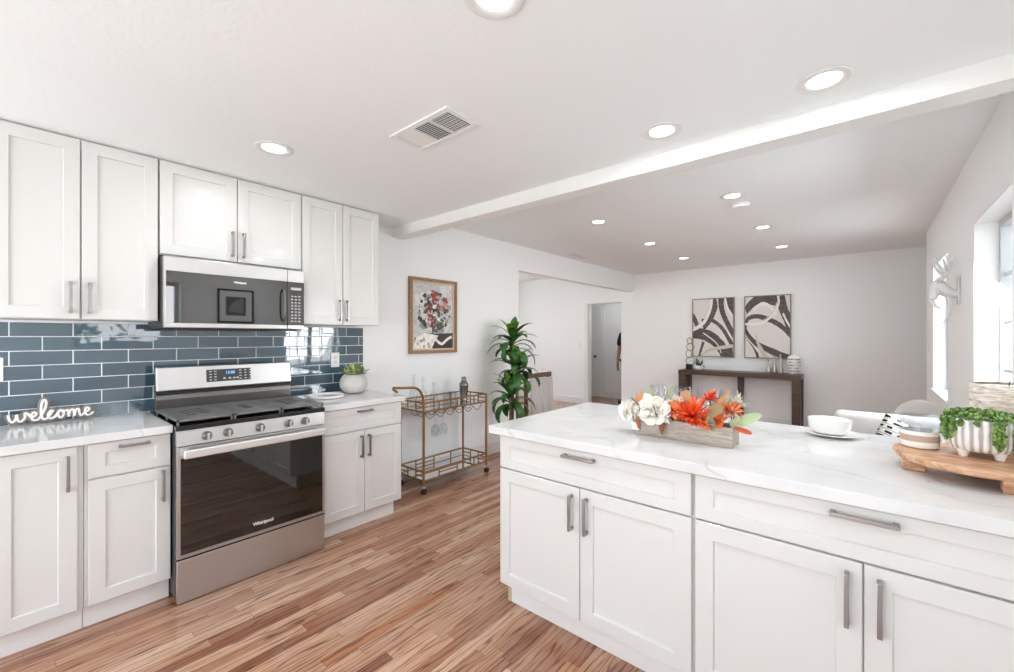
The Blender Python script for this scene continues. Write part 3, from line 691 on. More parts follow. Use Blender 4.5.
# ------------------------------------------------------------------ flower painting
def ribbon(m, pts, w, mi, off, wv=None, k=6, jag=0):
    """flat band along pts in 2D (u,v) -> 3D by off(u,v,layer)"""
    q = catmull([(a, b, 0) for a, b in pts], k); n = len(q); L = []; R = []
    for i, p in enumerate(q):
        t = (q[min(i+1, n-1)]-q[max(i-1, 0)]).normalized(); nn = Vector((-t.y, t.x, 0)); ww = w[0]+(w[1]-w[0])*i/(n-1) if isinstance(w, tuple) else w
        ww *= 1+random.uniform(-jag, jag)
        L.append(p+nn*ww/2); R.append(p-nn*ww/2)
    vs = [off(max(0, min(1, p.x)), max(0, min(1, p.y))) for p in L]+[off(max(0, min(1, p.x)), max(0, min(1, p.y))) for p in R]
    m.add(vs, [(i, i+1, n+i+1, n+i) for i in range(n-1)], mi)
def frame_mesh(x0, x1, z0, z1, fw, y0, y1, m=None, mi=0):
    m = m or MB(); m.bbox(x0, x1, y0, y1, z0, z0+fw, .002, m=mi); m.bbox(x0, x1, y0, y1, z1-fw, z1, .002, m=mi); m.bbox(x0, x0+fw, y0, y1, z0+fw, z1-fw, .002, m=mi); m.bbox(x1-fw, x1, y0, y1, z0+fw, z1-fw, .002, m=mi); return m
def flower_painting():
    W, H = .607, .745; t = thing('framed_painting', 'still-life flower painting in a bronze gilt frame above the bar cart', 'painting', (XL+.001, 2.485, 1.203), RZ)
    frame_mesh(0, W, 0, H, .030, -.035, -.001).build('frame', mat('bronze_frame', (150, 118, 90), .45, metal=.2, noise_amt=.25, nscale=60), t)
    frame_mesh(.029, W-.029, .029, H-.029, .018, -.022, -.002).build('inner_fillet', mat('fillet', (205, 180, 155), .5), t)
    random.seed(21); cols = [(196, 199, 196), (92, 98, 92), (178, 72, 68), (236, 232, 226), (212, 150, 140), (58, 58, 58), (150, 156, 150), (118, 62, 58), (216, 216, 210)]
    ms = [mat('painting_%d' % i, c, .6, noise_amt=.10, nscale=38) for i, c in enumerate(cols)]
    m = MB(); a, b, c_, d_ = .046, W-.046, .046, H-.046; m.box(a, b, -.013, -.008, c_, d_, 0); lay = [0]
    def off(u, v): return (a+(b-a)*u, -.0132-lay[0]*.00002, d_-(d_-c_)*v)
    def blob(u, v, r, mi, jag=.35, sx_=1):
        lay[0] += 1; n = 11; pts = []
        for i in range(n):
            an = 2*PI*i/n; rr = r*random.uniform(1-jag, 1+jag); pts.append(off(min(1, max(0, u+rr*math.cos(an)*1.25*sx_)), min(1, max(0, v+rr*math.sin(an)))))
        m.poly(pts, mi)
    for k in range(14): blob(random.random(), random.random()*.7, random.uniform(.06, .12), random.choice([0, 8, 6]))
    lay[0] += 1; m.poly([off(*p) for p in ((.02, 1), (.05, .83), (.3, .76), (.6, .77), (1, .76), (1, 1))], 5)
    lay[0] += 1; m.poly([off(*p) for p in ((.0, 1), (.08, .82), (.28, .76), (.62, .80), (.52, .9), (.45, 1))], 3)
    for k in range(9): blob(random.uniform(.1, .45), random.uniform(.83, .98), .022, 6)
    ribbon(m, [(.55, .86), (.7, .93), (.85, .86), (.97, .82)], .045, 3, off); lay[0] += 1
    for k in range(150):
        an = random.uniform(0, 2*PI); r = random.random()**.7; blob(.53+.40*r*math.cos(an), .43+.31*r*math.sin(an), random.uniform(.014, .036), random.choice([1, 1, 5, 6, 1]))
    for (u, v) in ((.48, .14), (.50, .2), (.52, .26), (.80, .24), (.8, .3), (.76, .37), (.42, .5), (.46, .56), (.5, .61), (.36, .42), (.40, .37), (.66, .36)):
        for k in range(8): blob(u+random.uniform(-.05, .05), v+random.uniform(-.035, .035), random.uniform(.012, .026), random.choice([2, 2, 4, 7]))
    for (u, v) in ((.62, .54), (.53, .47), (.52, .36), (.4, .7), (.38, .62), (.6, .22), (.3, .55)):
        for k in range(4): blob(u+random.uniform(-.03, .03), v+random.uniform(-.02, .02), random.uniform(.015, .028), random.choice([3, 3, 4, 8]))
    for k in range(4): blob(.64, .66, .06-.008*k, [7, 5, 7, 1][k], .12)
    m.build('canvas', ms, t)
flower_painting()

def abstract(label, u0, u1, bands):
    x0, x1 = u0, u1; z0, z1 = 1.03, 2.004; t = thing('abstract_canvas', label, 'painting', (0, YB-.001, 0), 0, 'pair of abstract canvases')
    fr = frame_mesh(x0, x1, z0, z1, .014, -.045, -.001).build('frame', mat('taupe_frame', (140, 124, 112), .5), t)
    ms = [mat('canvas_ground', (224, 221, 217), .8), mat('canvas_charcoal', (98, 90, 90), .8, noise_amt=.22, nscale=10, stretch=(1, 1, 5)), mat('canvas_cream', (238, 235, 230), .8), mat('canvas_beige', (208, 198, 186), .8)]
    m = MB(); a, b, c_, d_ = x0+.014, x1-.014, z0+.014, z1-.014; m.box(a, b, -.034, -.005, c_, d_, 0); lay = [0]
    def off(u, v): return (a+(b-a)*u, -.0343-lay[0]*.0002, d_-(d_-c_)*v)
    random.seed(4)
    for mi, w_, pts in bands: lay[0] += 1; ribbon(m, pts, w_, mi, off, jag=.07, k=8)
    m.build('canvas', ms, t)
def nz(pts, box):
    a, b, c_, d_ = box; return [((x-a)/(b-a), (y-c_)/(d_-c_)) for x, y in pts]
B1 = (85, 333, 62, 400); B2 = (400, 682, 48, 405)
abstract('abstract canvas of charcoal and white sweeping strokes, nearer the doorway', -2.29, -1.645,
    [(1, (.13, .12), nz([(180, 40), (212, 62), (222, 110), (195, 175), (150, 230)], B1)), (1, (.13, .10), nz([(258, 50), (266, 130), (300, 210), (345, 290)], B1)), (1, (.25, .12), nz([(300, 45), (316, 110), (345, 160)], B1)),
     (1, .1, nz([(78, 150), (100, 190), (118, 235)], B1)), (1, (.06, .09), nz([(140, 188), (200, 186), (262, 230), (308, 300), (335, 350)], B1)), (1, (.20, .22), nz([(75, 262), (150, 270), (215, 300), (265, 350), (300, 420)], B1)),
     (1, (.07, .05), nz([(152, 315), (140, 350), (122, 410)], B1)), (2, .02, nz([(150, 262), (230, 320), (262, 380)], B1)), (3, (.03, .07), nz([(135, 400), (180, 368), (250, 350), (345, 338)], B1)), (1, .12, nz([(312, 350), (318, 410)], B1)),
     (2, (.08, .06), nz([(202, 50), (196, 110), (165, 185), (120, 225), (75, 245)], B1)), (3, .012, nz([(190, 60), (186, 110), (160, 170)], B1)), (2, .05, nz([(282, 50), (300, 120), (345, 190)], B1))])
abstract('abstract canvas of charcoal and white loops, nearer the side window', -1.50, -.88,
    [(1, (.12, .2), nz([(400, 135), (430, 100), (470, 72), (530, 62), (600, 72)], B2)), (1, (.20, .16), nz([(618, 40), (640, 120), (670, 190), (700, 280)], B2)), (1, (.07, .09), nz([(402, 205), (425, 172), (490, 165), (590, 200), (650, 240), (700, 290)], B2)),
     (1, (.06, .13), nz([(402, 195), (405, 250), (460, 315), (540, 355), (660, 400), (700, 410)], B2)), (1, (.03, .07), nz([(395, 285), (440, 325), (470, 370), (485, 415)], B2)), (2, .06, nz([(450, 125), (510, 92), (560, 110), (600, 160)], B2)),
     (2, .04, nz([(640, 150), (665, 200), (700, 250)], B2)), (3, (.02, .14), nz([(470, 265), (482, 320), (530, 400), (545, 420)], B2)), (2, .02, nz([(400, 290), (440, 320), (480, 370)], B2)),
     (2, (.05, .04), nz([(608, 40), (612, 95), (575, 160), (500, 205), (400, 208)], B2)), (3, .012, nz([(600, 90), (570, 150), (500, 196)], B2))])

# ------------------------------------------------------------------ console table and its ornaments
CT = .822
def console():
    x0, x1, y0, y1 = -2.405, -.725, 7.2, 7.585
    t = thing('console_table', 'dark brown wooden console table under the two abstract canvases', 'console table', ((x0+x1)/2, (y0+y1)/2, 0)); hx, hy = (x1-x0)/2, (y1-y0)/2
    MB().bbox(-hx, hx, -hy, hy, CT-.07, CT, .004).build('table_top', M_dkwood, t)
    for x in (-hx, hx-.11):
        for y in (-hy+.005, hy-.085): MB().bbox(x+.003, x+.107, y, y+.08, 0, CT-.0705, .003).build('leg', M_dkwood, t)
    MB().bbox(-.04+.02, .04+.02, hy-.085, hy-.005, 0, CT-.0705, .003).build('leg', M_dkwood, t)
console()
g = thing('ring_sculpture', 'brass sculpture of stacked rings on a black block, at the console end by the doorway', 'sculpture', (-2.285, 7.40, CT+.0004))
MB().bbox(-.05, .05, -.04, .04, 0, .085, .003).build('base', M_black, g)
for i, z in enumerate((.145, .26, .375, .48)):
    r = [.066, .062, .058, .05][i]; an = [.2, 1.1, .2, 1.0][i]
    MB().tube([(r*math.cos(a)*math.cos(an)+(.012, -.012, .012, 0)[i], r*math.cos(a)*math.sin(an), z-.005+r*math.sin(a)) for a in [2*PI*k/28 for k in range(28)]], .0055, 8, closed=True).build('ring', M_gold, g)
def strap_leaf(m, base, az, el, L, wd, droop, mi=0, n=7, fold=.25):
    """arching pointed leaf with a folded midrib"""
    p = Vector(base); rows = []; e = el; ds = L/n
    side = Vector((-math.sin(az), math.cos(az), 0))
    for i in range(n+1):
        u = i/n; d = Vector((math.cos(az)*math.cos(e), math.sin(az)*math.cos(e), math.sin(e))); up = side.cross(d).normalized()*-1
        up = d.cross(side)*-1 if False else side.cross(d)
        wv = wd*(math.sin(PI*min(1, u*.93+.07))**.75)*(1 if u < 1 else .02)
        rows.append((p-side*wv/2-up*(-fold)*wv*.5, p.copy(), p+side*wv/2-up*(-fold)*wv*.5)); p = p+d*ds; e -= droop/n*(1+u)
    vs = [q for r in rows for q in r]; fs = []
    for i in range(n):
        for j in (0, 1): fs.append((i*3+j, i*3+j+1, i*3+j+4, i*3+j+3))
    m.add(vs, fs, mi, True)
g = thing('small_potted_plant', 'tiny spiky green plant in a white bowl pot on the console', 'potted plant', (-2.12, 7.36, CT+.0004))
MB().lathe([(.045, 0), (.07, .02), (.078, .06), (.074, .075), (.066, .075), (.06, .06), (.001, .058)], n=28, cap1=False).build('pot', M_ceramic, g)
m = MB(); random.seed(8)
for k in range(34): strap_leaf(m, (random.uniform(-.02, .02), random.uniform(-.02, .02), .06), random.uniform(0, 2*PI), random.uniform(.3, 1.4), random.uniform(.10, .17), .022, random.uniform(.3, 1.2), n=5)
m.build('foliage', mat('small_leaf', (62, 84, 58), .5), g)
for i, (x, y, h, lab) in enumerate(((-1.145, 7.40, .20, 'smallest slender silver bottle vase on the console'), (-1.075, 7.43, .26, 'middle-height slender silver bottle vase on the console'), (-.99, 7.38, .29, 'tallest slender silver bottle vase on the console'))):
    tag(MB().lathe([(.022, 0), (.034, .01), (.036, h*.25), (.022, h*.5), (.011, h*.75), (.012, h*.93), (.018, h), (.014, h), (.009, h*.9)], (x, y, CT+.0004), n=20, cap1=False).build('bottle_vase', mat('taupe_metal', (176, 168, 158), .3, metal=.6)), lab, 'vase', 'three slender vases on the console')
g = thing('ginger_jar', 'lidded white jar with thin grey bands at the window end of the console', 'jar', (-.825, 7.40, CT+.0004))
def band_mat():
    m, nt, b = node_mat('banded_ceramic'); tcn = nt.nodes.new('ShaderNodeTexCoord'); sp = nt.nodes.new('ShaderNodeSeparateXYZ'); nt.links.new(tcn.outputs['Object'], sp.inputs[0])
    f = mth(nt, 'FRACT', mth(nt, 'DIVIDE', sp.outputs[2], .042)); n = nt.nodes.new('ShaderNodeTexNoise'); n.inputs['Scale'].default_value = 28; nt.links.new(tcn.outputs['Object'], n.inputs[0])
    k = mth(nt, 'MULTIPLY', mth(nt, 'LESS_THAN', f, .3), mth(nt, 'GREATER_THAN', n.outputs[0], .47)); nt.links.new(mixc(nt, k, S((226, 223, 218)), S((128, 120, 112))), b.inputs['Base Color']); b.inputs['Roughness'].default_value = .3; return m
MBAND = band_mat()
MB().lathe([(.05, 0), (.06, .01), (.075, .10), (.088, .18), (.085, .21), (.07, .225)], n=32).build('body', MBAND, g)
MB().lathe([(.086, .2255), (.088, .235), (.07, .26), (.035, .285), (.012, .292), (.016, .305), (.004, .315)], n=32).build('lid', M_ceramic, g)

# ------------------------------------------------------------------ tall dracaena
def dracaena():
    x, y = -3.03, 3.66; t = thing('dracaena_plant', 'tall leafy green corn plant beside the opening in the left wall', 'potted plant', (x, y, 0))
    MB().lathe([(.12, 0), (.13, .01), (.155, .27), (.16, .30), (.147, .30), (.14, .26), (.001, .26)], n=36, cap1=False).build('pot', M_ceramic, t)
    MB().lathe([(.001, .262), (.139, .262)], n=24, cap0=False, cap1=False).build('soil', M_soil, t)
    stems = [(-.02, .02, 1.40, .016), (.06, -.0, 1.10, .018), (-.0, -.04, .80, .018)]
    random.seed(14)
    for sx0, sy0, h, r in stems:
        MB().tube(catmull([(sx0*1.3, sy0*1.3, .25), (sx0+.01, sy0-.008, h*.5), (sx0, sy0, h-.02)], 8), [r]*17, 10).build('stem', M_stem, t)
    m = MB()
    for (sx0, sy0, h, r), cnt in zip(stems, (28, 24, 24)):
        for k in range(cnt):
            u = k/cnt; z = h-.20*(1-u); az = k*2.4+random.uniform(-.3, .3); el = .25+1.15*u+random.uniform(-.15, .15); L = random.uniform(.30, .46)*(1-.3*u)
            strap_leaf(m, (sx0, sy0, z), az, el, L, random.uniform(.085, .12)*(1-.2*u), (2.3-1.6*u)*random.uniform(.8, 1.2), 1 if u > .7 and random.random() < .7 else 0, n=8)
    lim = XL+.012-x
    m.v = [(max(v[0], lim+.0008*(i % 5)), v[1], v[2]) for i, v in enumerate(m.v)]
    m.build('foliage', [M_leaf, M_leaf2], t, angle=80)
dracaena()

# ------------------------------------------------------------------ side room table (white top, wood apron, white panel)
g = thing('side_table', 'white-topped wooden side table draped in white, in the room beyond the opening', 'table', (-4.0, 5.03, 0))
MB().bbox(-.28, .28, -.45, .45, .83, .85, .003).build('table_top', M_ceramic, g)
MB().bbox(-.26, .26, -.43, .43, .76, .829, .003).build('apron', mat('walnut_apron', (116, 88, 76), .45, noise_amt=.2, nscale=4, stretch=(14, 2, 14)), g)
for x in (-.24, .20):
    for y in (-.42, .37): MB().bbox(x, x+.05, y, y+.05, 0, .7595, .003).build('leg', mat('walnut_leg', (112, 70, 54), .45), g)
m = MB(); n = 26
prof = [(.272+.014*math.sin(i*1.3)+.006*math.sin(i*3.1), -.12+.55*i/n) for i in range(n+1)]
m.add([(x, y, .755) for x, y in prof]+[(x+.03*abs(math.sin(i*.9)), y+.02*math.sin(i), .002) for i, (x, y) in enumerate(prof)], [(i, i+1, n+2+i, n+1+i) for i in range(n)], 0, True)
o = m.build('drape', M_fabric, g, angle=80); sl = o.modifiers.new('solid', 'SOLIDIFY'); sl.thickness = .004

# ------------------------------------------------------------------ person in the hall beyond the doorway
def person():
    t = thing('person', 'person in black t-shirt and grey cap, mostly hidden behind the doorway edge', 'person', (-3.69, 8.18, 0), 0)
    def skin(name, mt, verts, edges, radii, parent, root=0, sub=2):
        me = bpy.data.meshes.new(name); me.from_pydata(verts, edges, []); o = bpy.data.objects.new(name, me); C.objects.link(o)
        sk = o.modifiers.new('skin', 'SKIN'); sk.use_smooth_shade = True
        for v, r in zip(me.skin_vertices[0].data, radii): v.radius = r if isinstance(r, tuple) else (r, r)
        me.skin_vertices[0].data[root].use_root = True
        s2 = o.modifiers.new('sub', 'SUBSURF'); s2.levels = sub; s2.render_levels = sub
        dg = bpy.context.evaluated_depsgraph_get(); me2 = bpy.data.meshes.new_from_object(o.evaluated_get(dg)); bpy.data.objects.remove(o)
        me2.materials.clear(); me2.materials.append(mt); q = bpy.data.objects.new(name, me2); C.objects.link(q); q.parent = parent; return q
    sk_m = mat('skin', (178, 128, 104), .6); V = []; E = []; R = []
    def ch(pts, start=None):
        p = start
        for (co, r) in pts:
            V.append(co); R.append(r); i = len(V)-1
            if p is not None: E.append((p, i))
            p = i
        return p
    pelvis = ch([((0, 0, .95), (.14, .10))]); ch_ = ch([((0, 0, 1.12), (.13, .09)), ((0, 0, 1.30), (.16, .10)), ((0, 0, 1.42), (.12, .08))], pelvis)
    ch([((0, -.005, 1.49), .05), ((0, -.012, 1.56), .065), ((0, -.018, 1.645), (.075, .09)), ((0, -.01, 1.72), (.065, .075))], ch_)
    for s in (-1, 1):
        e = ch([((s*.17, 0, 1.40), .055), ((s*.215, 0, 1.26), .048), ((s*.232, .01, 1.10), .038), ((s*.238, -.03, .96), .033), ((s*.235, -.06, .84), .024), ((s*.232, -.07, .78), (.022, .036))], ch_)
        for k in range(4): ch([((s*.23, -.045-.018*k, .735), .0095), ((s*.225, -.045-.018*k, .70-.004*abs(k-1)), .009), ((s*.216, -.045-.018*k, .668+.004*abs(k-1)), .008)], e)
        ch([((s*.222, -.105, .775), .0105), ((s*.218, -.118, .745), .0095), ((s*.214, -.12, .72), .0085)], e)
        ch([((s*.10, 0, .84), .085), ((s*.11, -.01, .50), .056), ((s*.115, .012, .30), .05), ((s*.12, .02, .08), .038), ((s*.12, -.06, .04), .036), ((s*.12, -.15, .03), .026)], pelvis)
    body = skin('body', sk_m, V, E, R, t, 0, 2)
    # face
    MB().lathe([(.001, -.018), (.010, -.008), (.006, .012), (.001, .02)], (0, -.115, 1.635), n=10).build('nose', sk_m, body)
    m = MB()
    for s in (-1, 1): m.lathe([(.001, -.008), (.008, -.003), (.008, .003), (.001, .008)], (s*.03, -.094, 1.665), n=10)
    m.build('eyes', mat('eye', (60, 45, 40), .3), body)
    MB().bbox(-.025, .025, -.104, -.09, 1.588, 1.598, .004).build('mouth', mat('lip', (150, 88, 80), .5), body)
    m = MB()
    for s in (-1, 1): m.lathe([(.001, -.03), (.014, -.015), (.016, .015), (.001, .032)], (s*.084, .005, 1.64), n=10)
    m.build('ears', sk_m, body)
    MB().lathe([(.094, 1.665), (.098, 1.69), (.092, 1.735), (.06, 1.785), (.004, 1.80)], (0, -.01, 0), n=24).prism([(-.08, -.07), (-.08, .06), (-.15, .045), (-.168, -.005), (-.15, -.055)], 'z', 1.668, 1.68).build('cap', mat('cap_grey', (120, 118, 116), .8), body)
    V.clear(); E.clear(); R.clear()
    p = ch([((0, 0, .93), (.165, .125))]); c_ = ch([((0, 0, 1.12), (.15, .11)), ((0, 0, 1.30), (.18, .118)), ((0, 0, 1.425), (.13, .085))], p)
    for s in (-1, 1): ch([((s*.175, 0, 1.405), .07), ((s*.215, 0, 1.28), .066), ((s*.228, 0, 1.16), .062)], c_)
    skin('t_shirt', mat('black_cotton', (32, 32, 34), .9), V, E, R, body, 0, 2)
    V.clear(); E.clear(); R.clear()
    p = ch([((0, 0, .93), (.155, .118))])
    for s in (-1, 1): ch([((s*.10, 0, .82), .098), ((s*.11, -.01, .50), .072), ((s*.115, .012, .28), .065), ((s*.12, .02, .10), .058)], p)
    skin('trousers', mat('dark_denim', (52, 56, 66), .9), V, E, R, body, 0, 2)
    for s in (-1, 1): MB().bbox(s*.12-.05, s*.12+.05, -.20, .075, .001, .10, .03, 3).build('shoe', mat('shoe_black', (36, 36, 36), .6), body)
person()

# ------------------------------------------------------------------ white armchair with patterned cushion, round-backed chair
def armchair():
    x0, x1 = -.175, .42; y0, y1 = 2.95, 3.62
    t = thing('armchair', 'off-white upholstered armchair behind the peninsula, holding the patterned cushion', 'armchair', ((x0+x1)/2, (y0+y1)/2, 0)); hx, hy = (x1-x0)/2, (y1-y0)/2
    MB().bbox(-hx, hx, hy-.13, hy, .16, .885, .035, 4).build('backrest', M_fabric, t)
    MB().bbox(-hx+.062, hx-.062, -hy, hy-.131, .24, .37, .035, 4).build('seat', M_fabric, t)
    for s in (-1, 1): MB().bbox(min(s*hx, s*(hx-.06)), max(s*hx, s*(hx-.06)), -hy, hy-.131, .16, .56, .025, 4).build('arm', M_fabric, t)
    MB().box(-hx+.062, hx-.062, -hy+.01, hy-.131, .165, .239).build('seat_frame', M_fabric, t)
    for x in (-hx+.05, hx-.05):
        for y in (-hy+.05, hy-.05): MB().cyl((x, y, 0), (x, y, .164), .014, 12, r1=.02).build('leg', M_dkwood, t)
armchair()
def cushion():
    m, nt, b = node_mat('black_white_weave'); tcn = nt.nodes.new('ShaderNodeTexCoord'); sp = nt.nodes.new('ShaderNodeSeparateXYZ'); nt.links.new(tcn.outputs['Object'], sp.inputs[0])
    u = mth(nt, 'DIVIDE', sp.outputs[2], .031); row = mth(nt, 'FLOOR', u); fu = mth(nt, 'FRACT', u)
    wnz = nt.nodes.new('ShaderNodeTexWhiteNoise'); wnz.noise_dimensions = '1D'; nt.links.new(row, wnz.inputs['W'])
    v = mth(nt, 'ADD', mth(nt, 'DIVIDE', sp.outputs[0], .056), mth(nt, 'MULTIPLY', wnz.outputs[0], 5)); cell = mth(nt, 'FLOOR', v); fv = mth(nt, 'FRACT', v)
    cb = nt.nodes.new('ShaderNodeCombineXYZ'); nt.links.new(row, cb.inputs[0]); nt.links.new(cell, cb.inputs[1]); w2 = nt.nodes.new('ShaderNodeTexWhiteNoise'); w2.noise_dimensions = '2D'; nt.links.new(cb.outputs[0], w2.inputs['Vector'])
    k = mth(nt, 'MULTIPLY', mth(nt, 'LESS_THAN', fu, .46), mth(nt, 'LESS_THAN', fv, mth(nt, 'ADD', .3, mth(nt, 'MULTIPLY', w2.outputs[0], .45))))
    k = mth(nt, 'MAXIMUM', k, mth(nt, 'MULTIPLY', mth(nt, 'GREATER_THAN', fu, .72), mth(nt, 'LESS_THAN', fu, .80)))
    nt.links.new(mixc(nt, k, S((212, 208, 204)), S((28, 28, 30))), b.inputs['Base Color']); b.inputs['Roughness'].default_value = .95
    bm = bmesh.new(); n = 16; H = .205
    grid = {}
    for s in (-1, 1):
        for i in range(n+1):
            for j in range(n+1):
                a, c_ = i/n*2-1, j/n*2-1; th = .075*((1-a**4)*(1-c_**4))**.5
                pin = 1-.06*(1-abs(c_)**2)*abs(a)**4; pin2 = 1-.06*(1-abs(a)**2)*abs(c_)**4
                if s == 1 and (abs(a) == 1 or abs(c_) == 1): grid[(1, i, j)] = grid[(-1, i, j)]; continue
                grid[(s, i, j)] = bm.verts.new((a*H*pin, s*th, c_*H*pin2))
    for s in (-1, 1):
        for i in range(n):
            for j in range(n): bm.faces.new((grid[(s, i, j)], grid[(s, i+1, j)], grid[(s, i+1, j+1)], grid[(s, i, j+1)]))
    mb = MB(); mb.bm(bm); o = mb.build('cushion', m, angle=80); o.location = (.174, 3.345, .645); o.rotation_euler = (-.30, .45, -.05)
    tag(o, 'white throw cushion with black dashes, leaning on the armchair back', 'cushion')
cushion()
g = thing('dining_chair', 'round-backed off-white chair near the far window, behind the armchair', 'chair', (.275, 4.43, 0))
m = MB(); rot = Matrix.Translation((.035, .17, .715)) @ Matrix.Rotation(PI/2-.1, 4, 'X')
m.lathe([(.001, -.03), (.14, -.03), (.158, -.02), (.163, 0), (.158, .02), (.14, .03), (.001, .03)], mtx=rot, n=40); m.build('backrest', M_fabric, g)
MB().lathe([(.001, .42), (.18, .42), (.20, .435), (.205, .46), (.195, .49), (.16, .50), (.001, .502)], n=36).build('seat', M_fabric, g)
MB().cyl((-.08, .165, .44), (-.08, .18, .56), .01).cyl((.08, .165, .44), (.08, .18, .56), .01).build('back_support', M_black, g)
for x in (-.13, .13):
    for y in (-.13, .13): MB().cyl((x*1.25, y*1.25, 0), (x, y, .43), .010, 12, r1=.014).build('leg', M_black, g)

# ------------------------------------------------------------------ flower box on the peninsula
PZ = .9146
def flower_box():
    x0, x1, y0, y1 = -.845, -.42, 1.905, 2.02; t = thing('wooden_planter_box', 'long weathered grey wooden box full of artificial flowers on the peninsula', 'planter', ((x0+x1)/2, (y0+y1)/2, PZ)); hx, hy, h, th = (x1-x0)/2, (y1-y0)/2, .082, .012
    m = MB(); m.bbox(-hx, hx, -hy, -hy+th, 0, h, .0015); m.bbox(-hx, hx, hy-th, hy, 0, h, .0015); m.bbox(-hx, -hx+th, -hy+th, hy-th, 0, h, .0015); m.bbox(hx-th, hx, -hy+th, hy-th, 0, h, .0015); m.box(-hx+th, hx-th, -hy+th, hy-th, 0.001, .012)
    m.build('box', M_greywood, t)
    MB().box(-hx+th+.001, hx-th-.001, -hy+th+.001, hy-th-.001, .0125, .062).build('floral_foam', mat('moss', (96, 98, 78), .95, bump=.8, bscale=80), t)
flower_box()
o = MB().bbox(-.848, -.812, 1.8995, 1.9035, .935, .968, .0005).build('price_tag', M_plastic); tag(o, 'small blank white tag at the near left corner of the flower box', 'tag')
def petal(m, base, d, up, L, wd, cup=.4, mi=0, n=5, tipw=.15, wob=0, point=False):
    d = Vector(d).normalized(); up = Vector(up); side = d.cross(up)
    side = side.normalized() if side.length > 1e-4 else d.orthogonal().normalized(); up = side.cross(d).normalized()
    rows = []; p = Vector(base)
    for i in range(n+1):
        u = i/n; wv = wd*(.25+.75*math.sin(PI*min(u*.8+.12, 1)))*(1 if u < .95 else tipw)
        if point: wv = wd*(1-u)**.75*min(1, .55+u*3)+.0005
        dd = (d*math.cos(cup*u*1.6)+up*math.sin(cup*u*1.6)).normalized(); c_ = up*wv*.22
        wb = up*random.uniform(-wob, wob)
        rows.append((p-side*wv/2+c_+wb, p.copy(), p+side*wv/2+c_-wb)); p = p+dd*(L/n)
    vs = [q for r in rows for q in r]; m.add(vs, [(i*3+j, i*3+j+1, i*3+j+4, i*3+j+3) for i in range(n) for j in (0, 1)], mi, True)
def stem(m, a, b, r=.0022, mi=0): m.tube([a, ((Vector(a)+Vector(b))/2+Vector((0, .004, .004))), b], r, 6, m=mi)
def sph(n):
    out = []
    for i in range(n):
        z = 1-2*(i+.5)/n; a = i*2.39996; r = math.sqrt(1-z*z); out.append(Vector((r*math.cos(a), r*math.sin(a), z)))
    return out
GF = 'artificial flowers in the wooden box'; M_gst = mat('flower_stem', (96, 104, 66), .7)
TOPF = PZ+.063
def white_bloom(x, y, z, r, lab, seed):
    random.seed(seed); t = thing('white_flower', lab, 'flower', (0, 0, 0), 0, GF)
    cc = Vector((x, y, z)); mm = MB(); stem(mm, (min(max(x, -.82), -.44), 1.962, TOPF), cc); mm.build('stem', M_gst, t)
    m = MB()
    for d in sph(80):
        if d.z < -.75: continue
        rr = r*random.uniform(.15, .45); petal(m, cc+d*rr, d+Vector([random.uniform(-.35, .35) for _ in range(3)]), Vector([random.uniform(-1, 1) for _ in range(3)]), r*random.uniform(.55, .85), r*random.uniform(.55, .8), .45, 0, wob=.0018)
    m.build('petals', mat('white_petal', (244, 240, 232), .7), t, angle=90)
def spiky(x, y, z, r, lab, cols, seed, tilt=(0, -.3, .8), n=40, wd=.012, nm='orange_flower'):
    random.seed(seed); t = thing(nm, lab, 'flower', (0, 0, 0), 0, GF); cc = Vector((x, y, z)); mm = MB(); stem(mm, (min(max(x, -.82), -.44), 1.962, TOPF), cc); mm.build('stem', M_gst, t)
    ax = Vector(tilt).normalized(); m = MB()
    for k, d in enumerate(sph(n*2)):
        if d.dot(ax) < -.25: continue
        petal(m, cc, d, ax, r*random.uniform(.55, 1.15), wd*random.uniform(.6, 1.5), random.uniform(-.1, .35), random.randrange(len(cols)), tipw=.1)
    m.build('petals', [mat('petal_%s' % '_'.join(map(str, c)), c, .6) for c in cols], t, angle=90)
def leafy(x, y, z, d, L, wd, col, lab, mi=0, nm='leaf_sprig', cup=.2, point=False):
    random.seed(int(abs(x)*1000)); t = thing(nm, lab, 'leaf', (0, 0, 0), 0, GF); mm = MB(); stem(mm, (min(max(x, -.82), -.44), 1.955, TOPF), (x, y, z)); mm.build('stem', M_gst, t)
    m = MB(); petal(m, (x, y, z), d, (0, -1, .5), L, wd, cup, 0, n=8, tipw=.3, point=point); m.build('leaf', mat('leafcol_%s' % '_'.join(map(str, col)), col, .65), t, angle=90)
white_bloom(-.872, 1.93, 1.012, .054, 'white silk flower at the end of the box nearest the doorway', 2)
white_bloom(-.728, 1.89, 1.035, .076, 'largest white silk flower, over the front of the box', 3)
white_bloom(-.665, 1.96, 1.065, .042, 'small white silk bud beside the big white flower', 4)
RO = [(232, 78, 32), (240, 110, 50), (216, 58, 28)]; OR = [(238, 140, 78), (228, 112, 52), (245, 170, 110)]
spiky(-.575, 1.90, 1.03, .085, 'bright red-orange spiky silk flower in the middle of the box', RO, 6, (0.1, -.6, .6), 62, .012)
spiky(-.64, 1.91, 1.045, .060, 'soft orange silk flower between white bloom and red one', OR, 7, (-.5, -.4, .5), 16, .034)
spiky(-.52, 1.96, 1.095, .055, 'upright red-orange spiky flower rising behind the red one', RO, 8, (0, 0, 1), 18, .014)
spiky(-.48, 1.92, 1.015, .040, 'low orange silk flower near the front end of the box', OR+RO[:1], 9, (0, -.7, .5), 14, .022)
spiky(-.435, 1.95, 1.055, .055, 'orange thistle-like flower at the window end of the box', OR+[(214, 204, 188), (190, 84, 50)], 10, (.2, -.4, .8), 30, .014)
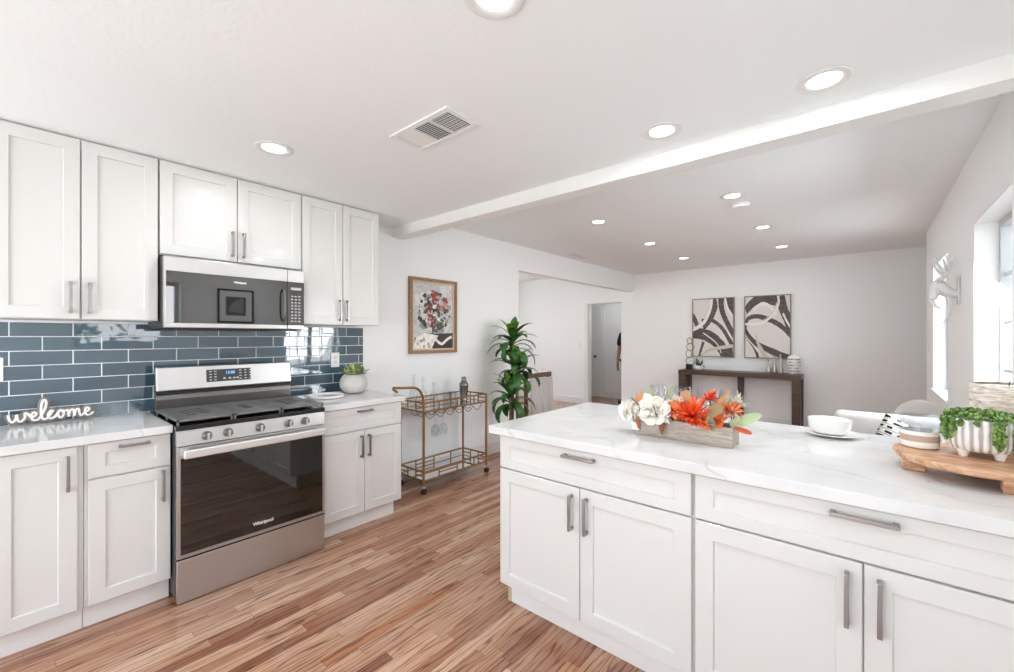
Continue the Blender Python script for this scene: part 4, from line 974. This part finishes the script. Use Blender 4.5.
spiky(-.425, 2.0, 1.085, .048, 'pale feathery white thistle at the window end of the box', [(232, 226, 214), (210, 206, 190)], 12, (.3, 0, 1), 60, .005, 'feathery_thistle')
leafy(-.80, 1.91, 1.02, (.45, -.3, .0), .10, .052, (150, 176, 166), 'blue-green leaf lying over the gap between two white flowers')
leafy(-.79, 1.97, 1.04, (.1, .1, .9), .085, .058, (176, 178, 150), 'olive green rounded leaf standing behind the big white flower')
leafy(-.63, 1.97, 1.05, (.2, .0, .9), .085, .058, (206, 158, 122), 'pale orange-green rounded leaf above the soft orange flower')
leafy(-.545, 1.92, 1.02, (.75, -.1, .45), .12, .05, (160, 138, 100), 'brown-olive leaf leaning across the middle of the box')
leafy(-.53, 1.98, 1.04, (.7, 0, .6), .12, .04, (190, 200, 160), 'light green leaf leaning behind the brown-olive one')
leafy(-.50, 1.90, .985, (.2, -.3, .45), .07, .045, (124, 148, 140), 'grey-green leaf low beside the orange tulip-like flower')
leafy(-.44, 1.95, 1.0, (.95, .1, .4), .13, .045, (172, 190, 150), 'large pale green leaf reaching past the window end of the box')
leafy(-.42, 1.94, .995, (.9, -.1, -.25), .07, .022, (196, 84, 48), 'red-brown pointed leaf drooping off the window end of the box')
leafy(-.70, 1.888, .992, (.05, -.15, -.9), .062, .036, (140, 84, 54), 'brown pointed leaf hanging over the front below the big white flower', cup=.02, point=True)
leafy(-.812, 1.892, .992, (.05, -.1, -.9), .05, .028, (150, 84, 52), 'brown pointed leaf hanging over the near left corner of the box', cup=.02, point=True)
leafy(-.85, 1.96, 1.06, (.35, 0, .35), .055, .034, (214, 146, 96), 'small orange leaf above the end white flower')
leafy(-.50, 1.93, 1.06, (.6, .0, .75), .12, .014, (206, 140, 92), 'thin orange-brown blade rising behind the middle flowers')
spiky(-.50, 1.90, 1.00, .042, 'low peach-orange tulip-like flower right of the red one', OR, 13, (0, -.6, .8), 12, .03)
leafy(-.62, 1.90, 1.04, (-.3, -.3, .4), .07, .03, (232, 150, 96), 'pale orange broad petal-leaf beside the big white flower')
leafy(-.47, 1.97, 1.05, (.2, .1, .9), .08, .04, (184, 194, 158), 'sage green leaf upright at the window end of the box')
leafy(-.56, 1.91, 1.0, (.3, -.3, .3), .07, .04, (150, 140, 108), 'dull olive leaf tucked under the red flower')
leafy(-.68, 1.93, 1.09, (.2, 0, .7), .06, .026, (160, 172, 140), 'small green leaf peeking above the white bud')
# dark twig bridging the two white blooms
tag(MB().tube(catmull([(-.86, 1.925, 1.078), (-.82, 1.905, 1.055), (-.775, 1.915, 1.02), (-.76, 1.95, TOPF)], 5), .0028, 8).build('twig', mat('twig', (110, 74, 56), .8)), 'dark brown twig between the two white flowers in the box', 'twig', GF)

# stemmed glasses behind the box
for i, (x, y, lab) in enumerate(((-.835, 2.2, 'stemmed glass nearest the doorway behind the flower box'), (-.712, 2.2, 'second stemmed glass from the doorway behind the flower box'), (-.60, 2.2, 'third stemmed glass behind the flower box'), (-.50, 2.2, 'stemmed glass nearest the bowl, behind the flower box'))):
    if i == 0:
        g = thing('wine_glass', lab, 'glass', (x, y, PZ), 0, 'stemmed glasses behind the flower box'); MB().lathe(wineglass_profile(.205, .046), n=32, cap1=False).build('bowl', M_thin, g); g0 = g
    else: g = copy_tree(g0); g.location = (x, y, PZ); g['label'] = lab

# ------------------------------------------------------------------ bowl and plate
tag(MB().lathe([(.055, 0), (.067, .004), (.106, .012), (.111, .015), (.106, .016), (.067, .009), (.001, .007)], (-.128, 2.46, PZ), n=48, cap1=False).build('plate', M_ceramic), 'white round plate under the white bowl on the peninsula', 'plate')
tag(MB().lathe([(.038, .0), (.062, .006), (.077, .024), (.0825, .056), (.083, .068), (.080, .068), (.079, .052), (.072, .026), (.055, .011), (.001, .009)], (-.138, 2.455, PZ+.0092), n=48, cap1=False).build('bowl', M_ceramic), 'white bowl standing on the white plate', 'bowl')

# ------------------------------------------------------------------ serving board group
bx, by = .272, 2.055
def board_():
    t = thing('serving_board', 'round footed wooden serving board on the peninsula by the wall', 'serving board', (bx, by, PZ)); R = .208
    random.seed(6); m = MB(); n = 72; pr = [(.0, .040), (.96, .040), (.988, .043), (1, .050), (.994, .060), (.978, .063), (.0, .063)]; vs = []
    for k, (r, z) in enumerate(pr):
        for i in range(n):
            a = 2*PI*i/n; rr = R*r*(1+.012*math.sin(a*3+1)+.008*math.sin(a*7)); vs.append((rr*math.cos(a) if r else 0.0005*math.cos(a), rr*math.sin(a) if r else .0005*math.sin(a), z))
    m.add(vs, [(j*n+i, j*n+(i+1) % n, (j+1)*n+(i+1) % n, (j+1)*n+i) for j in range(len(pr)-1) for i in range(n)], 0, True)
    m.build('board', M_acacia, t, angle=40)
    for (x, y) in ((-.155, -.045), (.055, -.165), (.02, .16)): MB().bbox(x-.03, x+.03, y-.018, y+.018, 0, .0405, .004).build('foot', M_acacia, t)
board_()
BZ = PZ+.0634
g = thing('candle_jar', 'low glass candle jar with white and tan bands on the serving board', 'candle', (.138, 2.105, BZ))
MB().lathe([(.044, 0), (.050, .004), (.052, .012), (.052, .024)], n=40).build('lower_wax', mat('wax_white', (238, 234, 228), .4), g)
MB().lathe([(.0524, .0242), (.0524, .046)], n=40).build('label_band', mat('tan_band', (186, 164, 146), .7), g)
MB().lathe([(.052, .0462), (.052, .060), (.001, .060)], n=40, cap1=False).build('upper_wax', mat('wax_white', (238, 234, 228), .4), g)
MB().lathe([(.0535, .0605), (.054, .084), (.049, .094), (.047, .098), (.051, .100), (.051, .108), (.048, .112), (.001, .114)], n=40, cap1=False).build('glass_lid', M_jarglass, g)
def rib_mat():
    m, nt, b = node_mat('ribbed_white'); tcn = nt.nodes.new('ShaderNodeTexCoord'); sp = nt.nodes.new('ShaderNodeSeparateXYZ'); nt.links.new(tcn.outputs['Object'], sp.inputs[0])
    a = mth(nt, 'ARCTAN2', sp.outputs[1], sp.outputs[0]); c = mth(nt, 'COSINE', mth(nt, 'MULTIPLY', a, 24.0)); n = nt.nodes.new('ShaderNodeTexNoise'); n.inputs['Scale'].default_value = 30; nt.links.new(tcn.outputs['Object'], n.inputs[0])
    f = mth(nt, 'ADD', mth(nt, 'MULTIPLY', c, .5), n.outputs[0]); nt.links.new(ramp(nt, f, [(.15, (176, 170, 166)), (.55, (226, 223, 220)), (.9, (238, 236, 234))]), b.inputs['Base Color']); b.inputs['Roughness'].default_value = .6; return m  # grey stripes: glaze, doubling as painted shade in the frontally lit grooves
def planter():
    x, y = .281, 2.072; t = thing('footed_planter', 'white ribbed footed planter with trailing green string-of-pearls on the serving board', 'planter', (x, y, BZ))
    n = 96; pr = [(.058, .02), (.072, .024), (.079, .04), (.081, .075), (.082, .122), (.078, .124), (.074, .118), (.070, .108), (.001, .105)]; vs = []
    for k, (r, z) in enumerate(pr):
        for i in range(n):
            a = 2*PI*i/n; rr = r*(1+(.03*math.cos(a*24) if 1 <= k <= 4 else 0)); vs.append((rr*math.cos(a), rr*math.sin(a), z))
    m = MB(); m.add(vs, [(j*n+i, j*n+(i+1) % n, (j+1)*n+(i+1) % n, (j+1)*n+i) for j in range(len(pr)-1) for i in range(n)]+[tuple(range(n))], 0, True)
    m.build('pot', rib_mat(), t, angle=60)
    for k in range(4):
        a = -2.48+k*PI/2; MB().lathe([(.010, 0), (.012, .004), (.017, .024)], (.056*math.cos(a), .056*math.sin(a), 0), n=16).build('foot', M_ceramic, t)
    random.seed(31); m = MB()
    def pearl(p, r, mi): 
        m.lathe([(.0004, -r), (r*.8, -r*.6), (r, 0), (r*.7, r*.7), (.0004, r*1.25)], mtx=Matrix.Translation(p) @ Euler((random.uniform(0, 3), random.uniform(0, 3), 0)).to_matrix().to_4x4(), n=7, m=mi)
    for k in range(330):
        a = random.uniform(0, 2*PI); r = .088*math.sqrt(random.random()); pearl((r*math.cos(a), r*math.sin(a), .122+.018*(1-(r/.1)**2)+random.uniform(-.006, .014)), random.uniform(.004, .0062), random.choice([0, 0, 1]))
    # trailing strands, each one a run of pearls over the rim
    for a0, L, cnt in ((-2.75, .085, 3), (-2.5, .07, 2), (-2.2, .03, 2), (-1.85, .02, 2), (-1.35, .095, 3), (-1.2, .08, 2), (-.75, .10, 4), (-.45, .095, 4), (-.1, .08, 4), (-3.0, .07, 3), (.5, .05, 4), (1.3, .06, 4), (2.2, .05, 4)):
        for c_ in range(cnt):
            a = a0+random.uniform(-.07, .07); l = L*random.uniform(.75, 1.05); nn = int(l/.0055)
            for i in range(nn): pearl((.091*math.cos(a)+random.uniform(-.004, .004), .091*math.sin(a)+random.uniform(-.004, .004), .122-i*.0055), random.uniform(.0042, .0062), random.choice([0, 0, 1]))
    m.build('trailing_foliage', [mat('pearl_green', (84, 118, 52), .45), mat('pearl_light', (128, 160, 80), .45)], t, angle=80)
planter()
g = thing('birch_candle', 'thick birch-bark wrapped pillar candle standing behind the serving board by the wall', 'candle', (.385, 2.34, PZ))
m = MB(); n = 60; vs = []; random.seed(9); pr = [(.094, 0), (.099, .01), (.098, .15), (.099, .275), (.096, .283), (.090, .283)]
for k, (r, z) in enumerate(pr):
    for i in range(n):
        a = 2*PI*i/n; rr = r*(1+.02*noise.noise(Vector((math.cos(a)*4, math.sin(a)*4, z*40)))); vs.append((rr*math.cos(a), rr*math.sin(a), z))
m.add(vs, [(j*n+i, j*n+(i+1) % n, (j+1)*n+(i+1) % n, (j+1)*n+i) for j in range(len(pr)-1) for i in range(n)]+[tuple(range(n))], 0, True); m.build('bark', M_bark, g)
MB().lathe([(.0895, .10), (.0895, .275), (.001, .273)], n=40, cap1=False).build('wax', mat('wax_white', (238, 234, 228), .4), g)
MB().tube([(0, 0, .273), (.001, 0, .288), (.004, 0, .296)], .0014, 6).build('wick', M_rubber, g)

# ------------------------------------------------------------------ white antler wall sculpture
def antler():
    t = thing('antler_sculpture', 'white antlered animal head sculpture hung between the two side windows', 'wall sculpture', (XR-.0005, 4.36, 1.70), 0)
    mm = mat('sculpture_white', (212, 212, 211), .35)
    MB().bbox(-.014, 0, -.03, .03, -.10, .10, .006, 3).build('mount', mm, t)
    m = MB()
    m.tube(catmull([(-.012, 0, -.03), (-.05, 0, -.02), (-.09, 0, .02), (-.11, 0, .04), (-.13, 0, .0), (-.135, 0, -.06)], 5), [.032]*6+[.036]*5+[.040]*5+[.038, .036, .033, .030, .027]+[.025]*4+[.018], 14)
    for s in (-1, 1): m.tube(catmull([(-.11, s*.03, .06), (-.10, s*.07, .08), (-.095, s*.09, .07)], 4), [.010, .013, .016, .018, .017, .014, .010, .006, .003], 8)
    m.tube(catmull([(-.10, 0, .0), (-.14, .01, -.06), (-.12, 0, -.11), (-.09, 0, -.13)], 5), [.022-.0012*i for i in range(16)], 10)
    m.tube(catmull([(-.07, 0, .0), (-.05, -.01, -.08), (-.055, 0, -.17), (-.085, 0, -.24)], 5), [.020-.0011*i for i in range(16)], 10)
    m.build('head', mm, t)
    for s in (-1, 1):
        m = MB()
        m.tube(catmull([(-.10, s*.025, .07), (-.065, s*.06, .12), (-.06, s*.09, .17), (-.075, s*.09, .24)], 6), [.013-.0005*i for i in range(19)], 8)
        m.tube(catmull([(-.07, s*.06, .11), (-.10, s*.08, .15), (-.135, s*.07, .23)], 5), [.012-.0007*i for i in range(11)], 8)
        m.tube(catmull([(-.062, s*.08, .14), (-.035, s*.10, .17), (-.03, s*.11, .22)], 5), [.009-.0006*i for i in range(11)], 8)
        m.build('antler', mm, t)
antler()

# ------------------------------------------------------------------ framed pictures on the kitchen side wall (seen mirrored in the microwave)
def pic(label, y0, y1, z0, z1):
    t = thing('framed_print', label, 'picture', (XR-.001, y1, z0), -PI/2); W, H = y1-y0, z1-z0
    frame_mesh(0, W, 0, H, .02, -.025, -.001).build('frame', M_black, t)
    MB().box(.018, W-.018, -.010, -.004, .018, H-.018).build('mat_board', M_plastic, t)
    m = MB(); m.box(W*.22, W*.78, -.0106, -.0101, H*.22, H*.78, 0)
    for k in range(9):
        a = .2+k*.16; m.poly([(W*.3, -.0108, H*.28), (W*.3+W*.42*math.cos(a), -.0108, H*.28+H*.46*math.sin(a)), (W*.3+W*.40*math.cos(a+.07), -.0108, H*.28+H*.44*math.sin(a+.07))], 1)
    m.build('print', [mat('print_grey', (110, 112, 114), .7), mat('print_light', (190, 192, 192), .7)], t)
pic('black-framed leaf print on the side wall beside the kitchen window', 1.75, 2.17, 1.55, 1.99)

# ------------------------------------------------------------------ recessed lights, smoke detector, vents
M_lens = mat('lamp_lens', (255, 250, 244), .4, emit=9, ecol=(255, 250, 243))
def downlight(label, x, y, z, power, group, first=[None]):
    if first[0] is None:
        o = thing('recessed_light', label, 'ceiling light', (x, y, z), 0, group)
        MB().lathe([(.090, -.0005), (.092, -.004), (.086, -.007), (.062, -.005), (.056, -.001)], n=40, cap0=False, cap1=False).build('trim_ring', M_trim, o)
        MB().lathe([(.001, -.0022), (.057, -.0018)], n=32, cap0=False, cap1=False).build('lens', M_lens, o); first[0] = o
    else: o = copy_tree(first[0]); o.location = (x, y, z); o['label'] = label; o['group'] = group
    l = bpy.data.lights.new('lamp', 'AREA'); l.shape = 'DISK'; l.size = .10; l.energy = power; l.color = (.95, .985, 1); lo = bpy.data.objects.new('lamp_light', l); lo.location = (x, y, z-.009); C.objects.link(lo)
    return o
GK, GL = 'kitchen recessed lights', 'living area recessed lights'
downlight('kitchen ceiling light in front of the beam, nearest the side wall', -.133, 2.073, ZK, 4.6, GK)
downlight('kitchen ceiling light in front of the beam, nearer the middle of the room', -.77, 2.073, ZK, 4.6, GK)
downlight('kitchen ceiling light above the stove, by the wall cabinets', -2.416, .92, ZK, 4.6, GK)
downlight('kitchen ceiling light cut by the top of the picture, behind the vent', -.839, .93, ZK, 4.6, GK)
for r, y in ((('nearest the beam'), 3.84), (('in the middle row'), 5.15), (('closest to the far wall'), 6.42)):
    for s, x in (('on the window side', -.849), ('on the wall opening side', -2.063)): downlight('living area ceiling light %s, %s' % (s, r), x, y, ZL, 2.8, GL)
downlight('added unseen ceiling light brightening the hall beyond the far doorway', -4.0, 7.95, 2.45, 5, 'added hall fill light')  # added out of view to lift the dark hall
downlight('added unseen ceiling light brightening the side room beyond the wall opening', -5.0, 5.0, ZN, 3, 'added side room fill light')  # added out of view to light the side room
g = thing('smoke_detector', 'round white smoke detector on the living ceiling beside a ceiling light', 'smoke detector', (-.844, 4.125, ZL))
MB().lathe([(.07, -.0003), (.07, -.018), (.06, -.032), (.002, -.036)], n=36).build('housing', M_plastic, g)
def vent(label, cx_, cy_, z, wx, wy, split=3):
    t = thing('ceiling_vent', label, 'vent', (cx_, cy_, z)); hx, hy = wx/2, wy/2; f = .03
    MB().bbox(-hx, hx, -hy, -hy+f, -.010, -.0003, .003).bbox(-hx, hx, hy-f, hy, -.010, -.0003, .003).bbox(-hx, -hx+f, -hy+f, hy-f, -.010, -.0003, .003).bbox(hx-f, hx, -hy+f, hy-f, -.010, -.0003, .003).build('frame', M_trim, t)
    MB().box(-hx+f, hx-f, -hy+f, hy-f, -.002, -.0004).build('duct_backing', mat('duct_dark', (44, 44, 46), .9), t)
    ix = wx-2*f; w3 = ix/split; m = MB()
    for s in range(1, split): m.box(-hx+f+w3*s-.006, -hx+f+w3*s+.006, -hy+f, hy-f, -.009, -.002)
    for s in range(split):
        a = -hx+f+w3*s+.006; b = a+w3-.012
        if s == 0 and split == 3:
            for k in range(11):
                x = a+(b-a)*k/11; m.add([(x, -hy+f, -.008), (x+.013, -hy+f, -.003), (x+.013, hy-f, -.003), (x, hy-f, -.008)], [(0, 1, 2, 3)])
        elif s == 1 and split == 3:
            for k in range(7):
                x = a+(b-a)*(k+.5)/7; m.box(x-.0016, x+.0016, -hy+f, hy-f, -.0085, -.006)
        elif split == 3:
            for k in range(8):
                x = a+(b-a)*(k+.5)/8; m.box(x-.0014, x+.0014, -hy+f, hy-f, -.0085, -.006)
            for k in range(8):
                y = -hy+f+(wy-2*f)*(k+.5)/8; m.box(a, b, y-.0014, y+.0014, -.006, -.005)
        else:
            nn = 7
            for k in range(nn):
                if wx > wy: y = -hy+f+(wy-2*f)*(k+.5)/nn; m.box(a, b, y-.002, y+.002, -.006, -.003)
                else: x = a+(b-a)*(k+.5)/nn; m.box(x-.002, x+.002, -hy+f, hy-f, -.006, -.003)
    m.build('louvers', M_trim, t)
    if split == 3: MB().bbox(-hx+f+.002, -hx+f+.010, -hy+.012, -hy+.03, -.018, -.009, .001).build('lever', M_trim, t)
vent('white three-section air vent in the kitchen ceiling', -1.61, 1.343, ZK, .43, .215)
vent('narrow air vent in the living ceiling beside the wall opening', -3.14, 5.26, ZL, .15, .43, 1)
vent('air vent in the side room ceiling, seen through the opening', -5.35, 7.3, ZN, .4, .15, 1)

# ------------------------------------------------------------------ planting outside the kitchen window
random.seed(77)
g = thing('garden_tree', 'leafy garden tree outside the kitchen window', 'tree', (2.5, .45, 0)); MB().tube([(0, 0, -.3), (.03, 0, .8), (0, .05, 1.5)], [.06, .05, .04], 10).build('trunk', M_stem, g)
m = MB()
for d in range(330):
    v = Vector((random.gauss(0, .32), random.gauss(0, .42), random.gauss(0, .30))); petal(m, (v.x, v.y, 1.36+v.z*.7), [random.uniform(-1, 1) for _ in range(3)], [random.uniform(-1, 1) for _ in range(3)], .13, .07, .2, 0, n=2)
m.build('foliage', mat('garden_green', (100, 116, 84), .7), g, angle=90)
struct(MB().box(.66, 9, -6, 12, -.35, -.3), 'ground_outside', mat('paving', (200, 198, 192), .9))
